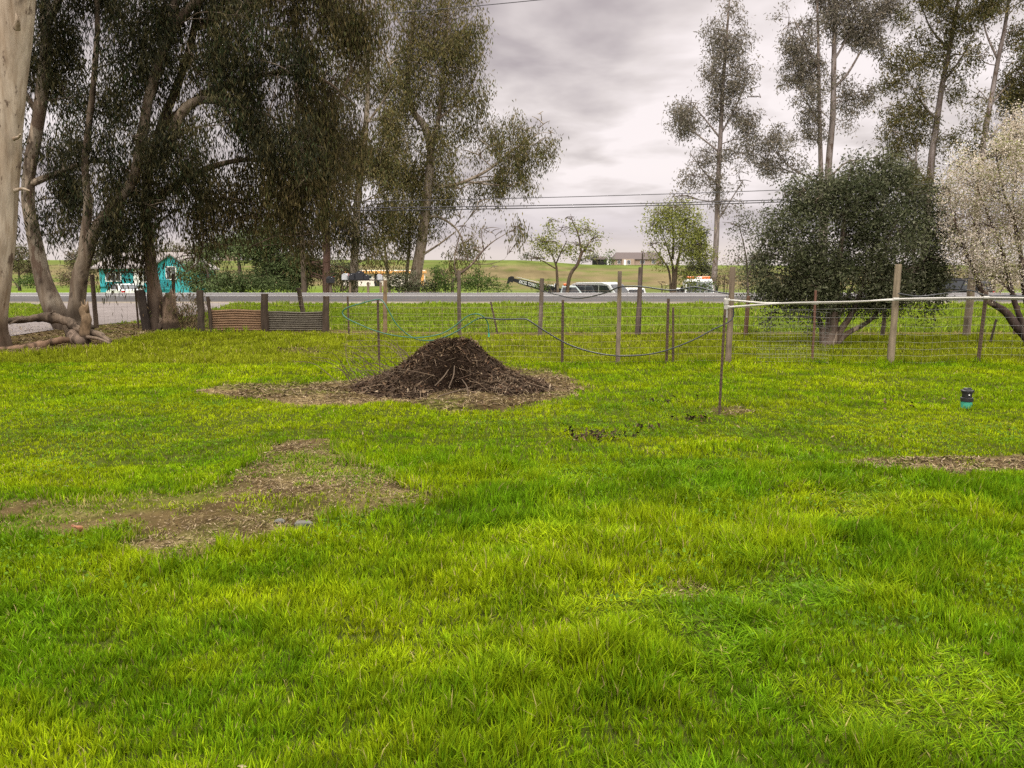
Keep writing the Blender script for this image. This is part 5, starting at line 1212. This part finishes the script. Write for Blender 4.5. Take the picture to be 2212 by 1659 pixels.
def mobile_home():
    Y = 130; p = W(824, 600, Y); x = p[0]; s = Y / F; g = float(hgt(x, Y))
    def X(u): return (u - 824) * s
    def Z(v): return W(824, v, Y)[2] - g
    b = Z(618.5)
    root = thing('mobile_home', (x, Y, g), 'cream mobile home with orange fascia and open dark doorway, behind the mailboxes', 'house')
    walls(root, X(911) - X(738), 4.5, Z(590) - b, 'whitewall', b, 'wall', (X(911) + X(738)) / 2)
    mb = MB(); box(mb, ((X(911) + X(738)) / 2, 2.2, Z(588)), (X(914) - X(735), 5.4, .42), bev=.04); mb.build('fascia', M['fascia'], root)
    mb = MB(); box(mb, ((X(911) + X(738)) / 2, 2.2, Z(588) + .29), (X(912) - X(738), 5.0, .16)); mb.build('roof', M['trimwhite'], root)
    mb = MB(); box(mb, (X(815), -.02, (Z(592) + b) / 2), (.95, .05, Z(592) - b)); dr = mb.build('doorway', M['dark'], root)
    mb = MB(); box(mb, (X(822), -.42, (Z(592) + b) / 2), (.06, .75, Z(592) - b)); mb.build('door', M['greymetal'], dr)
    for u in (798, 752, 858): fwin(root, X(u), Z(598), .9, .6, -.02)
    mb = MB(); box(mb, (X(840), -.8, b - .06), (X(908) - X(770), 1.5, .12)); mb.build('deck', M['wood'], root)
    mb = MB(); box(mb, ((X(911) + X(738)) / 2, 2.2, b / 2 - .06), (X(908) - X(742), 4.2, max(b, .2))); mb.build('skirting', M['dark'], root)
    mb = MB(); box(mb, (X(912), -.08, (Z(592) + b) / 2), (.5, .16, Z(592) - b - .1)); mb.build('corner_panel', M['fascia'], root)
mobile_home()

def hill_house():
    Y = 266; p = W(1378, 573, Y); x = p[0]; g = float(hgt(x, Y)); s = Y / F
    root = thing('house', (x, Y, g), 'beige house with wide brown roof standing alone on the far hilltop', 'house')
    k = 16.0; walls(root, k, 9, 2.4, 'pinkwall', -.4)
    hip(root, -k / 2, k / 2, 0, 9, 2.0, 2.35, 'brownroof', .5, 1.6)
    mb = MB(); box(mb, (-3.4, -.35, .9), (4.2, .7, 2.3)); mb.build('entry_wall', M['pinkwall'], root)
    fwin(root, -6.4, 1.05, 1.1, 1.3, -.02); fwin(root, -3.2, .95, 1.2, 1.5, -.72); fwin(root, 1.5, 1.05, 1.6, 1.2, -.02); fwin(root, 5.4, 1.05, 1.4, 1.2, -.02)
    mb = MB(); box(mb, (-4.5, -.73, .85), (.8, .06, 1.9)); mb.build('door', M['trimwhite'], root)
    mb = MB(); box(mb, (2.4, 5, 4.45), (.9, .6, .7)); mb.build('chimney', M['shingle'], root)
hill_house()
def shed():
    Y = 264; p = W(1296, 566, Y); x = p[0]; g = float(hgt(x, Y))
    root = thing('shed', (x, Y, g), 'small dark shed with a pale end wall on the far hill crest', 'shed')
    walls(root, 4.6, 3.5, 1.9, 'dark', 0); gable(root, -2.3, 2.3, 0, 3.5, 1.9, .8, 'brownroof', .3, 'x', 'dark')
    mb = MB(); box(mb, (2.9, 1.5, .8), (1.1, 3.2, 1.6)); mb.build('side_wall', M['trimwhite'], root)
shed()
def pink_house():
    Y = 250; x = W(492, 575, Y)[0]; g = float(hgt(x, Y))
    root = thing('house', (x, Y, g), 'tiny distant house with a pale reddish roof, showing above the teal house', 'house')
    z = 2.3
    walls(root, 5, 5, z, 'pinkwall'); gable(root, -2.5, 2.5, 0, 5, z, .9, 'rust', .3, 'x', 'pinkwall'); fwin(root, -1.0, z - 1.1, 1.0, 1.0, -.02)
pink_house()

# ---------------------------------------------------------------- vehicles (local +x is the nose)
def frus(mb, a, za, b, zb, bev=.05):
    """cabin: rectangle a=(x0,x1,hw) at za tapering to b at zb"""
    V = [(a[0], -a[2], za), (a[1], -a[2], za), (a[1], a[2], za), (a[0], a[2], za), (b[0], -b[2], zb), (b[1], -b[2], zb), (b[1], b[2], zb), (b[0], b[2], zb)]
    bm = bmesh.new(); q = [bm.verts.new(v) for v in V]
    for f in ((3, 2, 1, 0), (4, 5, 6, 7), (0, 1, 5, 4), (1, 2, 6, 5), (2, 3, 7, 6), (3, 0, 4, 7)): bm.faces.new([q[i] for i in f])
    if bev: bmesh.ops.bevel(bm, geom=bm.edges[:], offset=bev, segments=3, affect='EDGES', profile=.6)
    bm.verts.index_update(); mb.add([tuple(v.co) for v in bm.verts], [[v.index for v in f.verts] for f in bm.faces]); bm.free()
    return [np.array(v) for v in V]
def panel(root, V, ids, u0, u1, v0, v1, m, name, t=.012, parent=None):
    p = [V[i] for i in ids]
    def at(u, v): return (p[0] * (1 - u) + p[1] * u) * (1 - v) + (p[3] * (1 - u) + p[2] * u) * v
    q = [at(u0, v0), at(u1, v0), at(u1, v1), at(u0, v1)]
    n = np.cross(q[1] - q[0], q[3] - q[0]); n /= np.linalg.norm(n)
    mb = MB(); mb.add([k + n * t for k in q] + [k - n * .03 for k in q], [[0, 1, 2, 3], [0, 4, 5, 1], [1, 5, 6, 2], [2, 6, 7, 3], [3, 7, 4, 0]])
    return mb.build(name, M[m], parent or root)
def wheels(root, xs, hw, r=.33, w=.22):
    for x in xs:
        for s in (-1, 1):
            mb = MB(); cyl(mb, (x, s * (hw - w / 2 + .01), r), (0, 1, 0), r, w, 24, bev=.04); t = mb.build('wheel', M['tyre'], root)
            mb = MB(); cyl(mb, (x, s * (hw + .016), r), (0, 1, 0), r * .62, .02, 18); mb.build('rim', M['greymetal'], t)
def profile_body(root, prof, hw, m, name='body', ch=.06):
    """side outline (x, z) swept across the width, edges rounded over"""
    n = len(prof); c = np.mean(np.array(prof), 0); mb = MB(); V = []
    for y, k in ((-hw, .95), (-hw + ch, 1.), (hw - ch, 1.), (hw, .95)):
        V += [(c[0] + (x - c[0]) * (1 - (1 - k) * .5), y, c[1] + (z - c[1]) * k) for x, z in prof]
    f = [[a * n + i, a * n + (i + 1) % n, (a + 1) * n + (i + 1) % n, (a + 1) * n + i] for a in range(3) for i in range(n)]
    mb.add(V, f + [list(range(n))[::-1], list(range(3 * n, 4 * n))]); return mb.build(name, M[m], root)
def place(U, Y, label, cat, name, rz, group=None, dz=0):
    p = W(U, 600, Y); return thing(name, (p[0], Y, float(hgt(p[0], Y)) + dz), label, cat, group, rz)
def lamps(root, x, hw, z, m, name, s=(.05, .30, .14)):
    for k in (-1, 1):
        mb = MB(); box(mb, (x, k * (hw - .22), z), s, bev=.015); mb.build(name, M[m], root)
def car(root, L, hw, belt, roof, paint, cab, nose=.75, tail=.9, r=.33, side=2, hood=None, tailgate=None):
    """cab = (x0, x1, rx0, rx1) cabin footprint at belt and roof"""
    f, b = L / 2, -L / 2
    profile_body(root, [(b + .05, .30), (b, .5), (b + .02, tail), (cab[0], belt), (cab[1], belt), (f - .25, nose + .06), (f, nose - .12), (f, .38), (f - .08, .26), (b + .2, .24)], hw, paint)
    mb = MB(); V = frus(mb, (cab[0], cab[1], hw * .93), belt - .03, (cab[2], cab[3], hw * .76), roof, .07); cabin = mb.build('cabin', M[paint], root, smooth=False)
    panel(root, V, (1, 2, 6, 5), .08, .92, .1, .88, 'glass', 'windshield'); panel(root, V, (3, 0, 4, 7), .1, .9, .15, .85, 'glass', 'rear_window')
    for ids in ((0, 1, 5, 4), (2, 3, 7, 6)):
        for k in range(side): panel(root, V, ids, .07 + k * .87 / side, .04 + (k + 1) * .87 / side, .14, .86, 'glass', 'side_window')
    wheels(root, (b + .9, f - .95), hw, r)
    lamps(root, f - .03, hw, nose - .02, 'lens', 'headlight'); lamps(root, b + .02, hw, tail - .12, 'red', 'tail_light')
    return V
VG = 'vehicles parked beyond the road'
v = place(266, 66, 'white sedan parked in front of the teal house, only its roofline showing', 'car', 'parked_car', math.pi - .85, VG, dz=.0)
car(v, 4.5, .88, .92, 1.42, 'carwhite', (-1.75, 1.25, -1.0, .45), .78, .92)
v = place(1362, 62, 'light grey sport utility car facing away, between the two tall fence posts', 'car', 'parked_car', math.pi / 2 + .08, VG)
car(v, 4.4, .92, 1.05, 1.78, 'carwhite', (-2.1, 1.1, -1.95, .3), .95, 1.05, .36)
v = place(1303, 60, 'big dark windowed van with pale rounded roof, left of the light wooden fence post', 'van', 'parked_van', -.75, VG)
def van(root):
    prof = [(-2.4, .35), (-2.45, 1.0), (-2.4, 2.02), (-1.9, 2.16), (.6, 2.20), (1.2, 2.06), (1.75, 1.45), (2.45, 1.12), (2.6, .8), (2.55, .35)]
    profile_body(root, prof, .98, 'cargrey', ch=.16)
    for s in (-1, 1):
        for x0, x1, nm in ((-2.2, -1.0, 'side_window'), (-.94, .28, 'side_window')):
            mb = MB(); box(mb, ((x0 + x1) / 2, s * .985, 1.62), (x1 - x0, .03, .72)); mb.build(nm, M['glass'], root)
        mb = MB(); k = [(.36, 1.26), (1.62, 1.30), (1.08, 1.95), (.36, 1.98)]; prism(mb, k, s * .985 - .015, s * .985 + .015); mb.build('side_window', M['glass'], root)
    a = np.array([(1.80, -.82, 1.44), (1.80, .82, 1.44), (1.28, .74, 2.02), (1.28, -.74, 2.02)]); n = np.array([.74, 0, .66]) * .03
    mb = MB(); mb.add(np.vstack([a + n, a - n]), [[0, 1, 2, 3], [0, 4, 5, 1], [1, 5, 6, 2], [2, 6, 7, 3], [3, 7, 4, 0]]); mb.build('windshield', M['glass'], root)
    mb = MB(); box(mb, (-2.43, 0, 1.6), (.04, 1.5, .7)); mb.build('rear_window', M['glass'], root)
    wheels(root, (-1.55, 1.6), .98, .36); lamps(root, 2.52, .98, .9, 'lens', 'headlight'); lamps(root, -2.44, .98, 1.05, 'red', 'tail_light')
van(v)
v = place(1428, 61, 'low white pickup bed half hidden behind the bushy spring tree', 'pickup truck', 'pickup_truck', .0, VG)
def pickup(root, paint):
    V = car(root, 5.4, .98, 1.05, 1.74, paint, (.0, 1.6, .15, 1.0), 1.0, 1.08, .38, 1)
    for s in (-1, 1):
        mb = MB(); box(mb, (-1.42, s * .93, 1.16), (2.4, .08, .18), bev=.02); mb.build('bed_rail', M[paint], root)
    mb = MB(); box(mb, (-2.64, 0, .95), (.06, 1.7, .55), bev=.02); mb.build('tailgate', M[paint], root)
pickup(v, 'carwhite'); v.rotation_euler[2] = math.pi * .0 + .02; v.location.x += .9
v = place(2058, 53.4, 'dark sport utility vehicle seen from behind, between the olive tree and the blossom', 'car', 'parked_car', 2.15, VG)
car(v, 4.8, .98, 1.08, 1.82, 'carblack', (-2.25, 1.1, -2.1, .3), 1.0, 1.08, .38, 3)
mb = MB()
for s in (-1, 1): box(mb, (-.9, s * .62, 1.86), (2.0, .05, .06))
mb.build('roof_rack', M['blackmetal'], v)

TG = 'tow trucks beyond the road'
v = place(1232, 60, 'tow truck in profile with raised black lettered boom, behind the leaning spring tree', 'tow truck', 'tow_truck', -.06, TG)
def wrecker(root):
    V = car(root, 5.9, 1.02, 1.12, 1.92, 'carsilver', (-.85, 1.15, -.62, .42), 1.08, 1.0, .42, 1)
    mb = MB(); box(mb, (-.35, 0, 2.0), (.34, 1.5, .16), bev=.04); mb.build('light_bar', M['orange'], root)
    mb = MB(); box(mb, (-1.1, 0, 1.55), (.14, 1.9, 1.1), bev=.03); box(mb, (-1.7, .7, 1.3), (.9, .5, .5), bev=.04); box(mb, (-1.7, -.7, 1.3), (.9, .5, .5), bev=.04); mb.build('headboard', M['blackmetal'], root)
    mb = MB(); box(mb, (-1.45, -.3, 1.85), (.34, .30, .26), bev=.05); box(mb, (-1.15, .25, 1.9), (.2, .28, .3), bev=.05); mb.build('winch', M['carwhite'], root)
    # boom: rises toward the tail, heavy head with a hook at the tip
    a = np.array([-.55, -.45, 1.38]); b = np.array([-4.35, -.45, 2.36]); d = (b - a) / np.linalg.norm(b - a); up = np.array([-d[2], 0, d[0]]); up = up if up[2] > 0 else -up
    L = np.linalg.norm(b - a); yv = np.array([0, 1., 0])
    def bx(mb, s0, s1, h0, h1, t0, t1, w=.16):
        V = []
        for s, h, t in ((s0, h0, t0), (s1, h1, t1)):
            c = a + d * s
            for q in (h, t):
                for y in (-w, w): V.append(c + up * q + yv * y)
        mb.add(V, [[0, 1, 3, 2], [4, 6, 7, 5], [0, 4, 5, 1], [2, 3, 7, 6], [0, 2, 6, 4], [1, 5, 7, 3]])
    mb = MB(); bx(mb, -.1, L * .90, -.34, -.17, .28, .19); bx(mb, L * .901, L, -.13, -.12, .15, .14, .12); bo = mb.build('boom', M['blackmetal'], root)
    mb = MB(); bx(mb, L * 1.001, L * 1.06, -.22, -.2, .26, .24, .15); bx(mb, L * 1.061, L * 1.11, -.34, -.50, .24, .10, .12); mb.build('boom_head', M['blackmetal'], bo)
    mb = MB(); bx(mb, L * .2, L * .95, .312, .262, .352, .292, .05); mb.build('boom_cable', M['carwhite'], bo)
    cu = bpy.data.curves.new('lettering', 'FONT'); cu.body = 'EXCEL TOWING'; cu.size = .52; cu.align_x = 'CENTER'; cu.align_y = 'CENTER'; cu.extrude = .006; cu.space_character = 1.02; cu.offset = .012
    to = bpy.data.objects.new('lettering_curve', cu); COL.objects.link(to); bpy.context.view_layer.update()
    me = bpy.data.meshes.new_from_object(to.evaluated_get(bpy.context.evaluated_depsgraph_get()))
    P = np.array([tuple(q.co) for q in me.vertices]); fs = [list(p.vertices) for p in me.polygons]; bpy.data.objects.remove(to)
    k = (L * .40) / (P[:, 0].max() - P[:, 0].min()); P[:, 0] *= k; P[:, 1] *= k * 1.6
    c = a + d * L * .68 - yv * .166 + up * .0
    mb = MB(); mb.add(c[None] + P[:, :1] * (-d)[None] + P[:, 1:2] * up[None] - P[:, 2:3] * yv[None], fs); mb.build('lettering', M['decal'], bo)
    mb = MB(); box(mb, (-2.6, 0, .85), (1.6, 1.0, .12)); mb.build('deck', M['blackmetal'], root)
wrecker(v)
v = place(1506, 61, 'white tow truck facing the road with an orange light bar on its roof', 'tow truck', 'tow_truck', -math.pi / 2 - .12, TG)
def flatbed(root):
    mb = MB(); V = frus(mb, (.2, 2.0, 1.12), 1.25, (.35, 1.45, .98), 2.46, .09); mb.build('cabin', M['carwhite'], root)
    profile_body(root, [(.1, .5), (.1, 1.32), (1.95, 1.32), (3.0, 1.2), (3.1, .95), (3.1, .45), (2.9, .4)], 1.14, 'carwhite')
    panel(root, V, (1, 2, 6, 5), .05, .95, .12, .84, 'glass', 'windshield')
    for ids in ((0, 1, 5, 4), (2, 3, 7, 6)): panel(root, V, ids, .2, .9, .15, .85, 'glass', 'side_window')
    mb = MB(); box(mb, (.75, 0, 2.56), (.42, 1.75, .20), bev=.05); lb = mb.build('light_bar', M['orange'], root)
    mb = MB(); box(mb, (.97, 0, 2.56), (.02, .5, .12)); mb.build('centre_lens', M['lens'], lb)
    mb = MB(); box(mb, (-1.9, 0, 1.05), (4.0, 2.3, .2), bev=.03); box(mb, (.04, 0, 1.7), (.08, 2.2, 1.2)); mb.build('flat_deck', M['greymetal'], root)
    mb = MB(); box(mb, (3.12, 0, .9), (.04, 1.3, .36)); mb.build('grille', M['blackmetal'], root)
    lamps(root, 3.1, 1.14, .95, 'lens', 'headlight', (.06, .34, .2))
    for s in (-1, 1): mb = MB(); box(mb, (1.6, s * 1.3, 1.75), (.1, .2, .42), bev=.02); mb.build('mirror', M['blackmetal'], root)
    wheels(root, (-2.6, 2.1), 1.14, .46, .3)
flatbed(v)

# ---------------------------------------------------------------- camera, sky, sun
cam = bpy.data.cameras.new('camera'); co = bpy.data.objects.new('camera', cam); COL.objects.link(co)
co.location = (0, 0, EYE); co.rotation_euler = (R(90) - PITCH, 0, 0)
cam.sensor_width = 36; cam.lens = 36 * F / 2212.; cam.clip_start = .05; cam.clip_end = 5000
scene.camera = co

def build_world():
    w = bpy.data.worlds.new('World'); scene.world = w; w.use_nodes = True
    nt = w.node_tree; N = nt.nodes; L = nt.links
    N.clear()
    out = N.new('ShaderNodeOutputWorld')
    sky = N.new('ShaderNodeTexSky'); sky.sky_type = 'NISHITA'; sky.sun_disc = False
    sky.sun_elevation = R(SUN_EL); sky.sun_rotation = R(SUN_AZ)
    b1 = N.new('ShaderNodeBackground'); b1.inputs['Strength'].default_value = .1
    L.new(sky.outputs['Color'], b1.inputs['Color'])
    tc = N.new('ShaderNodeTexCoord'); sep = N.new('ShaderNodeSeparateXYZ'); L.new(tc.outputs['Generated'], sep.inputs['Vector'])
    def math_(op, a, b=None, c=None):
        n = N.new('ShaderNodeMath'); n.operation = op
        for k, q in enumerate((a, b, c)):
            if q is None: continue
            if isinstance(q, (int, float)): n.inputs[k].default_value = q
            else: L.new(q, n.inputs[k])
        return n.outputs[0]
    z = math_('MAXIMUM', sep.outputs['Z'], 0.0)
    den = math_('ADD', z, .16)
    cx = math_('DIVIDE', sep.outputs['X'], den); cy = math_('DIVIDE', sep.outputs['Y'], den)
    com = N.new('ShaderNodeCombineXYZ'); L.new(cx, com.inputs[0]); L.new(cy, com.inputs[1]); com.inputs[2].default_value = 3.7
    def nz(scale, det, off, rough=.5, dist=0.):
        mp = N.new('ShaderNodeMapping'); mp.inputs['Location'].default_value = off; L.new(com.outputs[0], mp.inputs['Vector'])
        n = N.new('ShaderNodeTexNoise'); n.inputs['Scale'].default_value = scale; n.inputs['Detail'].default_value = det; n.inputs['Roughness'].default_value = rough
        n.inputs['Distortion'].default_value = dist
        L.new(mp.outputs[0], n.inputs['Vector']); return n.outputs['Fac']
    n1 = nz(1.05, 4, (.35, .2, 0), .45, .3)
    n2 = nz(3.1, 4, (2.2, 1.1, 5), .5, .2)
    mixn = math_('ADD', math_('MULTIPLY', n1, .60), math_('MULTIPLY', n2, .40))
    # brighter where the hidden sun sits behind the cloud
    dotn = N.new('ShaderNodeVectorMath'); dotn.operation = 'DOT_PRODUCT'; L.new(tc.outputs['Generated'], dotn.inputs[0])
    d = np.array([.235, 1, .235]); d /= np.linalg.norm(d); dotn.inputs[1].default_value = d
    glow = N.new('ShaderNodeMapRange'); glow.interpolation_type = 'SMOOTHSTEP'
    glow.inputs['From Min'].default_value = math.cos(R(20)); glow.inputs['From Max'].default_value = math.cos(R(2)); L.new(dotn.outputs['Value'], glow.inputs['Value'])
    f = math_('ADD', math_('ADD', math_('MULTIPLY', math_('SUBTRACT', mixn, .5), 1.55), .545), math_('MULTIPLY', glow.outputs['Result'], .17))
    # darker bank of cloud up and to the left
    dot2 = N.new('ShaderNodeVectorMath'); dot2.operation = 'DOT_PRODUCT'; L.new(tc.outputs['Generated'], dot2.inputs[0])
    d = np.array([.02, 1, .34]); d /= np.linalg.norm(d); dot2.inputs[1].default_value = d
    bank = N.new('ShaderNodeMapRange'); bank.interpolation_type = 'SMOOTHSTEP'
    bank.inputs['From Min'].default_value = math.cos(R(13)); bank.inputs['From Max'].default_value = math.cos(R(2)); L.new(dot2.outputs['Value'], bank.inputs['Value'])
    f = math_('SUBTRACT', f, math_('MULTIPLY', bank.outputs['Result'], .20))
    ramp = N.new('ShaderNodeValToRGB'); cr = ramp.color_ramp
    cr.elements[0].position = .30; cr.elements[0].color = (.245, .203, .218, 1)
    cr.elements[1].position = .72; cr.elements[1].color = (.70, .635, .63, 1)
    e = cr.elements.new(.45); e.color = (.392, .345, .345, 1)
    e = cr.elements.new(.58); e.color = (.535, .48, .468, 1)
    L.new(f, ramp.inputs['Fac'])
    # lavender toward the horizon, a pale warm gap just above it
    hz = N.new('ShaderNodeMapRange'); hz.interpolation_type = 'SMOOTHSTEP'; hz.inputs['From Min'].default_value = .125; hz.inputs['From Max'].default_value = .035; L.new(z, hz.inputs['Value'])
    lav = N.new('ShaderNodeMix'); lav.data_type = 'RGBA'; L.new(math_('MULTIPLY', hz.outputs['Result'], .7), lav.inputs['Factor']); L.new(ramp.outputs['Color'], lav.inputs['A']); lav.inputs['B'].default_value = (.40, .36, .395, 1)
    hz2 = N.new('ShaderNodeMapRange'); hz2.interpolation_type = 'SMOOTHSTEP'; hz2.inputs['From Min'].default_value = .058; hz2.inputs['From Max'].default_value = .02; L.new(z, hz2.inputs['Value'])
    pe = N.new('ShaderNodeMix'); pe.data_type = 'RGBA'; L.new(math_('MULTIPLY', hz2.outputs['Result'], .8), pe.inputs['Factor']); L.new(lav.outputs['Result'], pe.inputs['A']); pe.inputs['B'].default_value = (.59, .52, .49, 1)
    # overcast sky: overhead it is several times brighter than low down
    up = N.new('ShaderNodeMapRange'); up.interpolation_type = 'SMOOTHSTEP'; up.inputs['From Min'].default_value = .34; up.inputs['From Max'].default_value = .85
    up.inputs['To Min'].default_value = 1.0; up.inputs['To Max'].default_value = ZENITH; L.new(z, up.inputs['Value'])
    b2 = N.new('ShaderNodeBackground'); 
    upn = N.new('ShaderNodeMapRange'); upn.interpolation_type = 'SMOOTHSTEP'; upn.inputs['From Min'].default_value = .36; upn.inputs['From Max'].default_value = .7; L.new(z, upn.inputs['Value'])
    neu = N.new('ShaderNodeMix'); neu.data_type = 'RGBA'; L.new(math_('MULTIPLY', upn.outputs['Result'], .9), neu.inputs['Factor']); L.new(pe.outputs['Result'], neu.inputs['A']); neu.inputs['B'].default_value = (.49, .48, .455, 1)
    L.new(neu.outputs['Result'], b2.inputs['Color']); 
    bk = N.new('ShaderNodeMapRange'); bk.interpolation_type = 'SMOOTHSTEP'; bk.inputs['From Min'].default_value = .1; bk.inputs['From Max'].default_value = -.7  # unseen sky behind the camera brightened, added to light the trunks
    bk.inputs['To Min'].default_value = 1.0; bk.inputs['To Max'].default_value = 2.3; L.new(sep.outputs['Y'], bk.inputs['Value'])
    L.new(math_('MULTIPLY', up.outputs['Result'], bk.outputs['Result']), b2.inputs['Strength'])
    mx = N.new('ShaderNodeMixShader'); mx.inputs['Fac'].default_value = .96
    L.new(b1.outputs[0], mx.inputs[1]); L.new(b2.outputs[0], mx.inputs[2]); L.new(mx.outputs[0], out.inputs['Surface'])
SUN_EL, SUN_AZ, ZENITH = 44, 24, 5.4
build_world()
sl = bpy.data.lights.new('sun', 'SUN'); sl.energy = 1.5; sl.angle = R(10); sl.color = (1, .94, .85)
so = bpy.data.objects.new('sun', sl); COL.objects.link(so)
from mathutils import Vector
sd = Vector((math.sin(R(SUN_AZ)) * math.cos(R(SUN_EL)), math.cos(R(SUN_AZ)) * math.cos(R(SUN_EL)), math.sin(R(SUN_EL))))
so.rotation_euler = (-sd).to_track_quat('-Z', 'Y').to_euler()
so.location = (0, 0, 40)

scene.view_settings.view_transform = 'Standard'; scene.view_settings.look = 'None'
scene.view_settings.exposure = .5; scene.view_settings.gamma = 1
cy = scene.cycles
cy.max_bounces = 6; cy.diffuse_bounces = 3; cy.glossy_bounces = 2; cy.transmission_bounces = 4; cy.transparent_max_bounces = 4
cy.use_denoising = False
cy.caustics_reflective = False; cy.caustics_refractive = False
